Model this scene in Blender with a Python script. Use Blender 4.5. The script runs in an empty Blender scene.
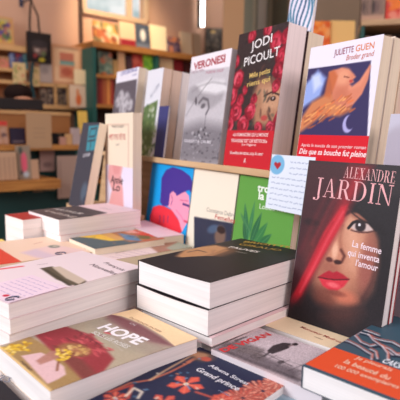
import bpy, math, random
import numpy as np
from mathutils import Vector, Matrix
random.seed(7); rng = np.random.default_rng(7)
S = bpy.context.scene
COL = S.collection
CAMZ = 1.10                      # camera height; everything below is laid out in centimetres from the camera
F, PT, RL = 499.2, math.radians(7.773), math.radians(.886)

def W(p): return Vector((p[0]/100, p[1]/100, p[2]/100 + CAMZ))
def ray(px, py):
    u, v = px-200, py-200
    a = u*math.cos(RL)+v*math.sin(RL); b = -u*math.sin(RL)+v*math.cos(RL)
    x, y, z = a/F, 1.0, -b/F
    return Vector((x, y*math.cos(PT)+z*math.sin(PT), -y*math.sin(PT)+z*math.cos(PT)))
def atz(px, py, z): r = ray(px, py); return r*(z/r.z)
def aty(px, py, y): r = ray(px, py); return r*(y/r.y)

# ------------------------------------------------------------------ materials
def lin(c):
    c = np.asarray(c, float)/255.0
    return np.where(c <= .04045, c/12.92, ((c+.055)/1.055)**2.4)
MATS = {}
def mat(name, rgb, rough=.6, spec=.4, noise=0, scale=40, emit=0, metal=0, coat=0):
    if name in MATS: return MATS[name]
    m = bpy.data.materials.new(name); m.use_nodes = True
    nt = m.node_tree; b = nt.nodes['Principled BSDF']
    c = tuple(lin(rgb))+(1,)
    b.inputs['Base Color'].default_value = c
    b.inputs['Roughness'].default_value = rough
    b.inputs['Specular IOR Level'].default_value = spec
    b.inputs['Metallic'].default_value = metal
    b.inputs['Coat Weight'].default_value = coat
    if noise:
        tc = nt.nodes.new('ShaderNodeTexCoord'); n = nt.nodes.new('ShaderNodeTexNoise')
        n.inputs['Scale'].default_value = scale; n.inputs['Detail'].default_value = 4
        r = nt.nodes.new('ShaderNodeMapRange'); r.inputs['To Min'].default_value = 1-noise; r.inputs['To Max'].default_value = 1+noise
        mx = nt.nodes.new('ShaderNodeMix'); mx.data_type = 'RGBA'; mx.blend_type = 'MULTIPLY'; mx.inputs['Factor'].default_value = 1
        nt.links.new(tc.outputs['Object'], n.inputs['Vector']); nt.links.new(n.outputs['Fac'], r.inputs['Value'])
        mx.inputs['A'].default_value = c; nt.links.new(r.outputs['Result'], mx.inputs['B'])
        nt.links.new(mx.outputs['Result'], b.inputs['Base Color'])
    if emit:
        b.inputs['Emission Color'].default_value = c; b.inputs['Emission Strength'].default_value = emit
    MATS[name] = m; return m
def ink(rgb): return mat('ink_%02x%02x%02x' % tuple(int(k) for k in rgb), rgb, .5, .3)
def wood(name, rgb, dark, scale=6):
    if name in MATS: return MATS[name]
    m = bpy.data.materials.new(name); m.use_nodes = True; nt = m.node_tree; b = nt.nodes['Principled BSDF']
    tc = nt.nodes.new('ShaderNodeTexCoord'); mp = nt.nodes.new('ShaderNodeMapping'); mp.inputs['Scale'].default_value = (1, 12, 12)
    n = nt.nodes.new('ShaderNodeTexNoise'); n.inputs['Scale'].default_value = scale; n.inputs['Detail'].default_value = 6
    cr = nt.nodes.new('ShaderNodeValToRGB'); cr.color_ramp.elements[0].color = tuple(lin(dark))+(1,); cr.color_ramp.elements[1].color = tuple(lin(rgb))+(1,)
    cr.color_ramp.elements[0].position = .3; cr.color_ramp.elements[1].position = .62
    nt.links.new(tc.outputs['Object'], mp.inputs['Vector']); nt.links.new(mp.outputs['Vector'], n.inputs['Vector'])
    nt.links.new(n.outputs['Fac'], cr.inputs['Fac']); nt.links.new(cr.outputs['Color'], b.inputs['Base Color'])
    b.inputs['Roughness'].default_value = .5; MATS[name] = m; return m
def paper_edge(name, rgb):
    # cut edges of the leaves: very fine lines along the thickness
    if name in MATS: return MATS[name]
    m = bpy.data.materials.new(name); m.use_nodes = True; nt = m.node_tree; b = nt.nodes['Principled BSDF']
    tc = nt.nodes.new('ShaderNodeTexCoord'); mp = nt.nodes.new('ShaderNodeMapping'); mp.inputs['Scale'].default_value = (5, 5, 420)
    n = nt.nodes.new('ShaderNodeTexNoise'); n.inputs['Scale'].default_value = 1.0; n.inputs['Detail'].default_value = 3
    cr = nt.nodes.new('ShaderNodeValToRGB')
    cr.color_ramp.elements[0].color = tuple(lin(np.array(rgb)*.95))+(1,); cr.color_ramp.elements[1].color = tuple(lin(rgb))+(1,)
    cr.color_ramp.elements[0].position = .3; cr.color_ramp.elements[1].position = .6
    nt.links.new(tc.outputs['Object'], mp.inputs['Vector']); nt.links.new(mp.outputs['Vector'], n.inputs['Vector'])
    nt.links.new(n.outputs['Fac'], cr.inputs['Fac']); nt.links.new(cr.outputs['Color'], b.inputs['Base Color'])
    b.inputs['Roughness'].default_value = .85; b.inputs['Specular IOR Level'].default_value = .15
    MATS[name] = m; return m
def print_mat():
    if 'printed_cover' in MATS: return MATS['printed_cover']
    m = bpy.data.materials.new('printed_cover'); m.use_nodes = True; nt = m.node_tree; b = nt.nodes['Principled BSDF']
    a = nt.nodes.new('ShaderNodeAttribute'); a.attribute_name = 'print'
    nt.links.new(a.outputs['Color'], b.inputs['Base Color'])
    b.inputs['Roughness'].default_value = .5; b.inputs['Specular IOR Level'].default_value = .2
    MATS['printed_cover'] = m; return m
PAGES = paper_edge('page_edges_white', (246, 238, 234))
PAGES_CREAM = paper_edge('page_edges_cream', (240, 224, 200))
PAGES_TAN = paper_edge('page_edges_tan', (232, 204, 184))
PAGES_PINK = paper_edge('page_edges_rose', (252, 236, 234))

# ------------------------------------------------------------------ object helpers
def link(name, me, parent=None, m=None):
    o = bpy.data.objects.new(name, me); COL.objects.link(o)
    if m is not None: me.materials.append(m)
    if parent is not None: o.parent = parent
    return o
def tag(o, label, cat, group=None):
    o['label'] = label; o['category'] = cat
    if group: o['group'] = group
    return o
def struct(o): o['kind'] = 'structure'; return o
def frame(origin, xa, ya):
    xa = Vector(xa).normalized(); za = xa.cross(Vector(ya)).normalized(); ya = za.cross(xa)
    M = Matrix.Identity(4)
    for i, a in enumerate((xa, ya, za)):
        for k in range(3): M[k][i] = a[k]
    M.translation = W(origin)
    return M
def mesh_from(verts, faces, name='mesh'):
    me = bpy.data.meshes.new(name); me.from_pydata([tuple(v) for v in verts], [], faces); me.update(); return me
def box_me(boxes, name='mesh'):
    v, f = [], []
    for (x0, y0, z0, x1, y1, z1) in boxes:
        b = len(v)
        v += [(x0,y0,z0),(x1,y0,z0),(x1,y1,z0),(x0,y1,z0),(x0,y0,z1),(x1,y0,z1),(x1,y1,z1),(x0,y1,z1)]
        f += [tuple(b+i for i in q) for q in ((0,3,2,1),(4,5,6,7),(0,1,5,4),(1,2,6,5),(2,3,7,6),(3,0,4,7))]
    return mesh_from([(a/100, b/100, c/100) for a, b, c in v], f, name)
def bevel(o, w, seg=2):
    md = o.modifiers.new('bevel', 'BEVEL'); md.width = w; md.segments = seg; md.limit_method = 'ANGLE'; return o

# ------------------------------------------------------------------ printed artwork
class Art:
    """A printed sheet: a grid of ink colours. Points are given in cover centimetres."""
    def __init__(s, w, h, step, base, tf=None):
        s.w, s.h = w, h; s.nx = max(2, int(round(w/step))); s.ny = max(2, int(round(h/step)))
        s.X, s.Y = np.meshgrid(np.linspace(0, w, s.nx+1), np.linspace(0, h, s.ny+1))
        s.C = np.ones(s.X.shape+(3,))*np.array(base, float); s.tf = tf; s.step = step
    def P(s, pts): return [s.tf(*p) for p in pts] if s.tf else pts
    def put(s, m, c, a=1.0):
        m = np.clip(m, 0, 1)[..., None]*a; s.C = s.C*(1-m)+np.array(c, float)*m
    def dist(s, pts, closed=False):
        d = np.full(s.X.shape, 1e9); q = list(pts)+([pts[0]] if closed else [])
        for (x0, y0), (x1, y1) in zip(q[:-1], q[1:]):
            dx, dy = x1-x0, y1-y0; L = dx*dx+dy*dy+1e-12
            t = np.clip(((s.X-x0)*dx+(s.Y-y0)*dy)/L, 0, 1)
            d = np.minimum(d, np.hypot(s.X-x0-t*dx, s.Y-y0-t*dy))
        return d
    def inside(s, pts):
        r = np.zeros(s.X.shape, bool); n = len(pts)
        for i in range(n):
            (x0, y0), (x1, y1) = pts[i], pts[(i+1) % n]
            if y0 == y1: continue
            c = ((y0 > s.Y) != (y1 > s.Y)) & (s.X < (x1-x0)*(s.Y-y0)/(y1-y0)+x0); r ^= c
        return r
    def poly(s, pts, c, a=1.0, soft=.08):
        p = s.P(pts); d = s.dist(p, True); sd = np.where(s.inside(p), d, -d)
        s.put(.5+sd/(2*max(soft, s.step*.5)), c, a)
    def line(s, pts, wd, c, a=1.0, soft=.04):
        d = s.dist(s.P(pts)); s.put(.5+(wd/2-d)/(2*max(soft, s.step*.35)), c, a)
    def blob(s, p, rx, ry, c, a=1.0, ang=0, soft=.35):
        x, y = s.P([p])[0]; ca, sa = math.cos(ang), math.sin(ang)
        u = ((s.X-x)*ca+(s.Y-y)*sa)/rx; v = (-(s.X-x)*sa+(s.Y-y)*ca)/ry
        s.put((1-np.hypot(u, v))/soft+.5, c, a)
    def grain(s, amp, n=1):
        for _ in range(n): s.C = np.clip(s.C+rng.normal(0, amp, s.X.shape)[..., None], 4, 250)
    def scrawl(s, x0, y0, x1, y1, n, c, wd=.08):
        # rows of words, as small dashes
        for k in range(n):
            y = y0+(y1-y0)*k/max(1, n-1); x = x0
            while x < x1:
                L = random.uniform(.25, .8); s_tf = s.tf; s.tf = None
                s.line([(x, y), (min(x1, x+L), y+random.uniform(-.03, .03))], wd, c, .8); s.tf = s_tf
                x += L+.18

def sheet_obj(name, art, x0, y0, z, th, parent, deform=None, m=None):
    """Thin printed sheet whose upper face carries the ink grid."""
    nx, ny = art.nx, art.ny; X = art.X+x0; Y = art.Y+y0
    Z = np.full(X.shape, z+th)
    top = np.stack([X, Y, Z], -1).reshape(-1, 3)
    # rim (same ink as the border), then underside
    idx = np.arange((nx+1)*(ny+1)).reshape(ny+1, nx+1)
    loop = list(idx[0, :])+list(idx[1:, -1])+list(idx[-1, -2::-1])+list(idx[-2:0:-1, 0])
    bot = top[loop].copy(); bot[:, 2] = z
    V = np.vstack([top, bot]); nb = len(top); n = len(loop)
    if deform is not None: V[:, 2] += deform(V[:, 0], V[:, 1])
    a = idx[:-1, :-1].ravel(); b = idx[:-1, 1:].ravel(); c = idx[1:, 1:].ravel(); d = idx[1:, :-1].ravel()
    faces = np.stack([a, b, c, d], -1).tolist()
    for i in range(n):
        j = (i+1) % n; faces.append([loop[j], loop[i], nb+i, nb+j])
    faces.append([nb+i for i in range(n)][::-1])
    me = bpy.data.meshes.new(name); me.from_pydata((V/100).tolist(), [], faces); me.update()
    C = art.C.reshape(-1, 3); C = np.vstack([C, C[loop]])
    at = me.attributes.new('print', 'FLOAT_COLOR', 'POINT')
    rgba = np.ones((len(C), 4)); rgba[:, :3] = lin(np.clip(C, 0, 255)); at.data.foreach_set('color', rgba.ravel())
    return link(name, me, parent, m or print_mat())

def text_mesh(body, bold=0.0, shear=0.0):
    cu = bpy.data.curves.new('t', 'FONT'); cu.body = body; cu.size = 1; cu.offset = bold; cu.shear = shear; cu.resolution_u = 3
    o = bpy.data.objects.new('t', cu); COL.objects.link(o); dg = bpy.context.evaluated_depsgraph_get(); dg.update()
    me = bpy.data.meshes.new_from_object(o.evaluated_get(dg)); bpy.data.objects.remove(o)
    v = np.zeros(len(me.vertices)*3); me.vertices.foreach_get('co', v); v = v.reshape(-1, 3)
    return me, v

# a high-contrast roman alphabet for the serif titles: polygons in a unit-high box
def serif_polys(ch):
    t, h, sf = .13, .035, .045
    def r(x0, y0, x1, y1): return [(x0, y0), (x1, y0), (x1, y1), (x0, y1)]
    def stem(x, w=t): return [r(x, 0, x+w, 1), r(x-.09, 0, x+w+.09, sf), r(x-.09, 1-sf, x+w+.09, 1)]
    def bowl(cx, cy, rx, ry, a0, a1, th, n=14):
        out = []
        for i in range(n):
            p, q = math.radians(a0+(a1-a0)*i/n), math.radians(a0+(a1-a0)*(i+1)/n)
            wp = h+(th-h)*abs(math.cos(p))**1.5; wq = h+(th-h)*abs(math.cos(q))**1.5
            out.append([(cx+rx*math.cos(p), cy+ry*math.sin(p)), (cx+rx*math.cos(q), cy+ry*math.sin(q)),
                        (cx+(rx-wq)*math.cos(q), cy+(ry-h)*math.sin(q)), (cx+(rx-wp)*math.cos(p), cy+(ry-h)*math.sin(p))])
        return out
    if ch == 'A': return .82, [[(0.08,0),(.08+h,0),(.40,1),(.36,1)], [(.56,0),(.56+t+.02,0),(.43,1),(.36,1)], r(.2,.3,.6,.3+h), r(0,0,.22,sf), r(.46,0,.82,sf)]
    if ch == 'L': return .66, stem(.1)+[r(.1,0,.6,sf), [(.56,0),(.62,0),(.64,.24),(.61,.24)]]
    if ch == 'E': return .66, stem(.1)+[r(.1,0,.6,sf), r(.1,.95,.58,1), r(.2,.5,.46,.5+h), r(.45,.4,.48,.64), [(.56,0),(.61,0),(.64,.24),(.61,.24)], [(.54,1),(.58,1),(.6,.78),(.57,.78)]]
    if ch == 'X': return .82, [[(.08,1),(.27,1),(.74,0),(.55,0)], [(.62,1),(.66,1),(.2,0),(.15,0)], r(0,0,.32,sf), r(.46,0,.82,sf), r(0,.95,.36,1), r(.5,.95,.78,1)]
    if ch == 'N': return .86, [r(.12,0,.12+h,1), r(.72,0,.72+h,1), [(.08,1),(.24,1),(.755,0),(.7,0)], r(0,0,.28,sf), r(0,.95,.2,1), r(.6,.95,.86,1)]
    if ch == 'D': return .86, stem(.1)+bowl(.3, .5, .5, .5, -90, 90, t+.02)+[r(.2,0,.34,h), r(.2,1-h,.34,1)]
    if ch == 'R': return .84, stem(.1)+bowl(.34, .745, .3, .255, -90, 90, t)+[r(.2,.49,.36,.49+h), r(.2,1-h,.36,1), [(.36,.5),(.5,.5),(.76,0),(.6,0)], r(.6,0,.84,sf)]
    if ch == 'I': return .38, stem(.115)
    if ch == 'J': return .48, [r(.2,.05,.2+t,1), r(.08,.95,.46,1)]+bowl(.12, -.02, .23, .2, -100, 20, t)+[r(-.06,-.2,.08,-.08)]
    return .4, []
def serif_mesh(word, gap=.09):
    v, f, x = [], [], 0
    for ch in word:
        w, ps = serif_polys(ch)
        for p in ps:
            b = len(v); v += [(x+a, c, 0) for a, c in p]; f.append(list(range(b, b+len(p))))
        x += w+gap
    me = bpy.data.meshes.new('t'); me.from_pydata(v, [], f); me.update()
    return me, np.array(v)

class Book:
    """A paperback: spine, back cover, page block, printed front cover. Local axes: x across the cover, y up the cover, z out of the cover."""
    def __init__(s, M, w, h, t, label, step=.16, base=(230, 225, 220), pages=None, group=None, deform=None, kind='paperback_book', cat='book', back=(225, 220, 215), spine=None, parts=True):
        s.M, s.w, s.h, s.t = M, w, h, t; s.Mi = M.inverted(); s.d = deform
        s.e = bpy.data.objects.new(kind, None); COL.objects.link(s.e); s.e.empty_display_size = .02; s.e.matrix_world = M
        tag(s.e, label, cat, group)
        s.ct = .05
        s.art = Art(w, h, step, base, s.px)
        s.pages = pages or PAGES; s.back = back; s.spine = spine or back
    def px(s, px, py):
        o = s.Mi @ Vector((0, 0, CAMZ)); q = s.Mi.to_3x3() @ ray(px, py)
        k = (s.t/100-o.z)/q.z; p = o+q*k; return (p.x*100, p.y*100)
    def dz(s, x, y): return s.d(x, y) if s.d is not None else np.zeros_like(x)
    def build(s, fw=None):
        w, h, t = s.w, s.h, s.t; n, k = 12, 14; ins = .08
        def slab(x0, y0, z0, x1, y1, z1, nx=n, ny=k):
            xs = np.linspace(x0, x1, nx+1); ys = np.linspace(y0, y1, ny+1); v = []; f = []
            for z in (z0, z1):
                for y in ys:
                    for x in xs: v.append((x, y, z))
            N = (nx+1)*(ny+1); I = lambda i, j, l: l*N+j*(nx+1)+i
            for i in range(nx):
                for j in range(ny):
                    f += [(I(i,j,1),I(i+1,j,1),I(i+1,j+1,1),I(i,j+1,1)), (I(i,j,0),I(i,j+1,0),I(i+1,j+1,0),I(i+1,j,0))]
            for i in range(nx): f += [(I(i,0,0),I(i+1,0,0),I(i+1,0,1),I(i,0,1)), (I(i+1,ny,0),I(i,ny,0),I(i,ny,1),I(i+1,ny,1))]
            for j in range(ny): f += [(I(0,j+1,0),I(0,j,0),I(0,j,1),I(0,j+1,1)), (I(nx,j,0),I(nx,j+1,0),I(nx,j+1,1),I(nx,j,1))]
            v = np.array(v, float); v[:, 2] += s.dz(v[:, 0], v[:, 1])*np.clip(v[:, 2]/t, 0, 1)
            return mesh_from(v/100, f)
        link('page_block', slab(.05, ins, s.ct, w-ins, h-ins, t-s.ct), s.e, s.pages)
        link('back_cover', slab(0, 0, 0, w, h, s.ct), s.e, mat('card_%d_%d_%d' % tuple(s.back), s.back, .45))
        link('spine', slab(-.05, 0, 0, .05, h, t-.001, 1, k), s.e, mat('card_%d_%d_%d' % tuple(s.spine), s.spine, .45))
        s.cover = sheet_obj('front_cover', s.art, 0, 0, t-s.ct, s.ct, s.e, s.d)
        return s
    def lay(s, me, v, A, B, hgt, rgb, name, align='l'):
        """Put lettering on the cover with its baseline from pixel-sighted point A to B on the cover, hgt cm tall."""
        a, b = (s.px(*A), s.px(*B)) if s.usepx else (A, B)
        a, b = np.array(a), np.array(b); L = np.hypot(*(b-a)); ux = (b-a)/L; uy = np.array([-ux[1], ux[0]])
        x0, x1 = v[:, 0].min(), v[:, 0].max(); X = (v[:, 0]-x0)/(x1-x0)*L; Y = v[:, 1]*hgt
        q = a+X[:, None]*ux+Y[:, None]*uy
        out = np.stack([q[:, 0], q[:, 1], s.t+.022+s.dz(q[:, 0], q[:, 1])], -1)/100
        me.vertices.foreach_set('co', out.ravel()); me.update()
        return link(name, me, s.band if name == 'band_lettering' else s.e, ink(rgb))
    usepx = True
    def text(s, body, A, B, hgt, rgb, bold=.0, shear=0, name='lettering'):
        me, v = text_mesh(body, bold, shear); me.name = name
        return s.lay(me, v, A, B, hgt/.73, rgb, name)
    def serif(s, body, A, B, hgt, rgb, name='title_lettering'):
        me, v = serif_mesh(body); return s.lay(me, v, A, B, hgt, rgb, name)
    def plate(s, name, x0, y0, x1, y1, base, fn=None, step=.2, lift=.012, th=.03):
        """Paper band or sticker wrapped over the cover."""
        a = Art(x1-x0, y1-y0, step, base, lambda px, py: tuple(np.array(s.px(px, py))-np.array((x0, y0))))
        if fn: fn(a)
        s.band = sheet_obj(name, a, x0, y0, s.t+lift-.03, th, s.e, s.d)
        return s.band

def flat_frame(A, dirx, diry, z, t): return frame((A[0], A[1], z-t), (dirx[0], dirx[1], 0), (diry[0], diry[1], 0))
def yawdir(deg): a = math.radians(deg); return (math.cos(a), math.sin(a)), (-math.sin(a), math.cos(a))
def flat(B, yaw, w, h, z, t, label, **k):
    """Flat book: near corner B, bottom edge A-B of length w, side edge B-C of length h, cover at height z."""
    dx, dy = yawdir(yaw); A = (B[0]-dx[0]*w, B[1]-dx[1]*w)
    return Book(flat_frame(A, dx, dy, z, t), w, h, t, label, **k)
def upright(BL, yaw, tilt, roll, w, h, t, label, **k):
    dx, nb = yawdir(yaw); tl = math.radians(tilt)
    d = Vector((dx[0], dx[1], 0)); up = Vector((nb[0]*math.sin(tl), nb[1]*math.sin(tl), math.cos(tl)))
    r = math.radians(roll); d2 = d*math.cos(r)-up*math.sin(r); u2 = up*math.cos(r)+d*math.sin(r)
    n = d2.cross(u2)      # out of the cover, towards the camera
    o = Vector(BL)-n*t
    return Book(frame(o, d2, u2), w, h, t, label, **k)

TABLE = -30.2
G = .94
DARK = (38, 30, 34)
# =================================================================== flat piles, front
# --- centre pile of three thick black books -------------------------------------------
cB = (1.32*G, 56.1*G); cw, ch = 13.58*G, 21.36*G; cyaw = -45.3
wav = lambda x, y: -.16*np.sin(np.clip(x/cw, 0, 1)*math.pi*1.0)*np.exp(-y/9)
T3 = 3.11
def jit(B, yaw, a, r): return (B[0]+a[0], B[1]+a[1]), yaw+r
cz = -16.26
tops = ['thick black paperback with bronze figure and gold title, topmost of the central pile',
        'thick black-covered paperback directly under the gold-titled one in the central pile']
for i in range(2):
    Bq, yq = jit(cB, cyaw, [(0, 0), (-.15, -.1), (.0, -.15)][i], [0, .6, -.4][i])
    b = flat(Bq, yq, cw, ch, cz-T3*i, T3-.01, tops[i], base=(32, 25, 27), back=DARK, group='black paperbacks in the central pile',
             step=.16 if i == 0 else .6, deform=wav)
    if i == 0:
        a = b.art
        a.poly([(180,259),(195,251),(222,246),(240,247),(236,252),(220,257),(212,264),(196,265),(185,264)], (96, 66, 48), soft=.6)
        a.poly([(176,256),(184,250),(197,247),(216,245),(228,248),(216,253),(204,256),(190,259)], (190, 138, 92), soft=.4)
        a.line([(176,262),(188,259),(200,258),(214,254),(226,250)], .8, (168, 118, 78), .9, soft=.25)
        a.line([(200,262),(210,256),(214,250)], .5, (170, 120, 84), .8, soft=.2)
        a.line([(188,252),(198,250),(206,252)], .3, (60, 40, 32), .8, soft=.1)
        a.blob((190,250), .7, .5, (186, 140, 100), .9)
        a.grain(3)
    b.build()
    if i == 0:
        b.text('BRIGITTE', (243,242.3), (290,248), 1.15, (186, 146, 62), .02, name='author_lettering')
        b.text('GIRAUD', (238,244.6), (280,251), 1.0, (176, 136, 56), .02, name='author_lettering')
        b.text('FAUVES', (228,247.3), (257,252.6), 1.0, (225, 215, 205), .015, name='title_lettering')
        b.text('roman', (236,251.6), (246,253.6), .4, (190, 180, 170), 0, name='subtitle_lettering')
zb = cz-T3*2
ULIST = [1.04, 2.2, 2.2, zb-1.05-4.4-TABLE]
for i in range(4):
    T = ULIST[i]; off_ = sum(ULIST[:i])
    b = flat((cB[0]+(.3, -.9, -.8, -.9)[i], cB[1]+(-.32, .8, .7, .8)[i]), cyaw-(.5, 1.2, 1, 1.2)[i], cw-.2, ch-.6, zb-off_, T-.01,
             ['slim pink-covered paperback directly under the two black books of the central pile', 'white-edged paperback second under the two black books', 'white-edged paperback third under the two black books', 'white-edged paperback at the very bottom of the central pile'][i],
             base=(232, 200, 202), step=.8, back=(232, 206, 206), group='white paperbacks under the central pile').build()

# --- HOPE ------------------------------------------------------------------------------
HG = 22.42/26.34
hB = (-14.97*HG, 47.62*HG); hw, hh = 14.06*HG, 20.3*HG
hz = -22.42
for i in range(3):
    T = (hz-TABLE)/3
    b = flat(hB, -47.58, hw, hh, hz-T*i, T-.01,
        ['paperback lettered HOPE with a pink vase of flowers, lying in the front row', 'white-edged paperback lying right under the one lettered HOPE', 'lowest paperback of the pile topped by the one lettered HOPE'][i],
        base=(176, 162, 146), step=.13 if i == 0 else .8, pages=PAGES, back=(224, 206, 190),
        deform=lambda x, y: .12*np.sin(np.clip(y/hh, 0, 1)*math.pi))
    if i == 0:
        a = b.art
        a.poly([(-6,350),(134,309),(200,338),(60,400)], (180, 164, 140))
        # cream top band with curved edge
        a.poly([(108,315.5),(116,315.5),(140,325),(160,337),(174,347),(150,343),(122,329),(104,320)], (112, 60, 66), soft=.3)
        a.poly([(108,315.5),(115,316),(140,326),(172,347),(150,355),(118,343),(96,328)], (140, 92, 96), .55, soft=.6)
        a.poly([(88,323),(106,317),(122,329),(150,343),(168,348),(150,356),(118,350),(92,334)], (168, 158, 138), .75, soft=.7)
        a.poly([(-6,350),(30,337),(52,350),(70,365),(84,380),(60,400),(40,400)], (166, 132, 84), soft=.15)
        a.poly([(35,336),(65,327),(76,331),(92,336),(102,346),(114,360),(104,372),(83,380),(68,364),(50,350)], (152, 50, 58), soft=.2)
        a.poly([(52,346),(70,350),(84,362),(96,374),(83,380),(68,366)], (120, 62, 54), .8, soft=.3)
        for k in range(70):
            px_, py_ = random.gauss(82, 15), random.gauss(346, 7)
            if (px_-35)*.62+336 > py_-6 and px_ < 112 and py_ > 330: a.blob((px_, py_), random.uniform(.4, 1.0), .16, random.choice([(188, 64, 76), (204, 86, 92), (122, 40, 44), (160, 52, 60)]), .8, random.uniform(-.3, .5), .4)
        for t in range(5): a.line([(76+t*5, 331+t*3), (82+t*5, 334+t*3.4), (80+t*5, 337+t*3)], .2, (110, 34, 44), .7)
        a.poly([(21,356),(41,353),(50,357),(64,367),(66,375),(57,380),(47.5,384),(37,373),(28,363)], (226, 186, 186), soft=.1)
        a.poly([(36,361),(50,352),(60,351),(62,357),(52,361),(40,365)], (176, 120, 104), .9, soft=.15)
        a.line([(59,361),(61,354),(66,351)], .22, (130, 76, 50), soft=.08); a.line([(57,371),(58,364),(60,360)], .22, (130, 76, 50), soft=.08)
        a.blob((74,350.5), 2.1, 1.3, (150, 96, 60), 1, .2, .4)
        for k in range(44):
            t = random.uniform(0, 6.28); q = random.uniform(.3, 1); a.blob((75+14*q*math.cos(t), 352+5.5*q*math.sin(t)), .34, .2, random.choice([(206, 164, 96), (176, 120, 76), (128, 70, 48), (220, 186, 120), (186, 128, 90)]), .85, random.uniform(-.6, .6))
        for k in range(26): a.blob((random.uniform(57, 70), random.uniform(350, 361)), .24, .2, random.choice([(232, 192, 60), (206, 164, 44), (244, 214, 110)]), .95)
        for k in range(44): a.blob((17+random.gauss(0, 6.5), 347.5+random.gauss(0, 3)), .3, .22, random.choice([(232, 192, 60), (210, 166, 50), (244, 214, 110), (190, 140, 40)]), .9)
        a.line([(-2,347),(24,369),(49,391)], .5, (238, 202, 140), .9, soft=.1)
        a.poly([(111,315),(121,316.5),(132,320),(147,327),(163,336.5),(175,347),(206,338),(134,303),(104,312)], (240, 206, 160), soft=.06)
        for t in range(5): a.line([(120-t*3, 330+t*2.4), (138-t*4, 343+t*2.2)], .12, (206, 196, 186), .35)
        a.grain(3)
        b.build()
        b.text('HOPE', (97,329), (137,346), 1.9, (246, 238, 240), .035, name='title_lettering')
        b.text('SOUS LES ROSES', (91,334), (126,349.5), .7, (226, 220, 214), .01, name='subtitle_lettering')
        b.text('CN', (129,324.2), (134,326.4), .4, (226, 214, 214), 0)
        b.text('DU MONDE ENTIER', (129,318), (160,333), .38, (150, 110, 90), 0, name='collection_lettering')
        b.text('roman', (20,362), (30,371), .38, (70, 50, 60), 0)
    else: b.build()

# --- dark blue "Grand prince" ------------------------------------------------------------
pz = -24.1; pT = (pz-TABLE)/2; pyaw = -41.0
pC = (9.9*24.1/26.45, 50.5*24.1/26.45); dx, dy = yawdir(pyaw); ph, pw = 17.5, 11.6
pB = (pC[0]-dy[0]*ph, pC[1]-dy[1]*ph)
for i in range(2):
    b = flat(pB, pyaw, pw, ph, pz-pT*i, pT-.01,
        ['navy paperback titled Grand prince with orange flowers, in the front row', 'paperback lying right under the navy one with orange flowers'][i],
        base=(30, 36, 66), step=.13 if i == 0 else .8, back=(38, 44, 74))
    if i == 0:
        a = b.art
        def lily(px_, py_, r, c0, c1, n=6):
            x, y = a.tf(px_, py_); tf = a.tf; a.tf = None
            for k in range(n):
                t = k*6.283/n+.3; e = (x+r*math.cos(t), y+r*math.sin(t)); m1 = (x+r*.75*math.cos(t+.42), y+r*.75*math.sin(t+.42)); m2_ = (x+r*.75*math.cos(t-.42), y+r*.75*math.sin(t-.42))
                a.poly([(x, y), m1, e, m2_], c0, soft=.06); a.line([(x, y), (x+r*.8*math.cos(t), y+r*.8*math.sin(t))], .08, c1, .8)
            a.tf = tf; a.blob((px_, py_), .14*r, .14*r, (240, 220, 180), .95)
            a.line([(px_, py_), (px_+4, py_+5)], .18, (150, 160, 190), .8)
        def dahlia(px_, py_, r, c0, c1):
            x, y = a.tf(px_, py_); tf = a.tf; a.tf = None
            for q in (1.0, .78, .56, .34):
                n = int(8+12*q)
                for k in range(n):
                    t = k*6.283/n+q*3; p = [(x+r*q*.45*math.cos(t), y+r*q*.45*math.sin(t)), (x+r*q*math.cos(t), y+r*q*math.sin(t))]
                    a.line(p, .3*r*q/1.3+.06, (130, 54, 50), .8, soft=.06); a.line(p, .17*r*q/1.3+.04, c0 if k % 2 else c1, 1, soft=.05)
            a.tf = tf
        lily(186,384,1.9,(218,84,66),(244,150,120),5); lily(163,402,1.5,(200,76,66),(240,170,130),5)
        dahlia(263,391,1.9,(238,160,134),(214,110,90)); dahlia(243,398,1.7,(232,150,126),(206,96,80)); dahlia(279,383,1.5,(236,166,140),(212,116,94))
        lily(222,400,1.2,(206,80,66),(240,180,150),7); lily(115,398,1.3,(196,74,60),(236,170,140))
        for pts, c, w_ in [([(110,392),(130,383),(150,380),(170,372),(190,362)], (206, 110, 80), .3), ([(60,400),(90,394),(118,390),(132,385),(128,398)], (196, 74, 60), .35),
                       ([(150,380),(166,370),(182,361),(198,352)], (214, 170, 130), .3), ([(196,392),(214,398),(226,392)], (206, 84, 64), .3),
                       ([(126,396),(134,388),(142,392),(138,398)], (232, 214, 190), .3), ([(188,362),(196,358),(206,360)], (206, 120, 90), .5)]:
            a.line(pts, w_, c, .9, soft=.1)
        a.blob((202,356), 1.5, 1.2, (120, 90, 70), .8, 0, .6); a.blob((200,355), .9, .6, (206, 150, 110), .8, .5, .6); a.blob((206,359), .6, .5, (196, 84, 66), .9)
        for k in range(22): a.blob((random.uniform(130, 206), random.uniform(356, 400)), .22, .14, random.choice([(214, 200, 180), (120, 140, 170), (70, 110, 140), (200, 120, 90)]), .8, random.uniform(0, 3))
        a.grain(2); b.build()
        b.text('Albena Stresi', (208,366), (246,385), .58, (232, 230, 236), .012, name='author_lettering')
        b.text('Grand prince', (195,370), (237,391), .8, (226, 222, 226), .02, name='title_lettering')
        b.text('roman', (218,391), (229,396.5), .3, (150, 160, 190), 0)
    else: b.build()

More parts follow.
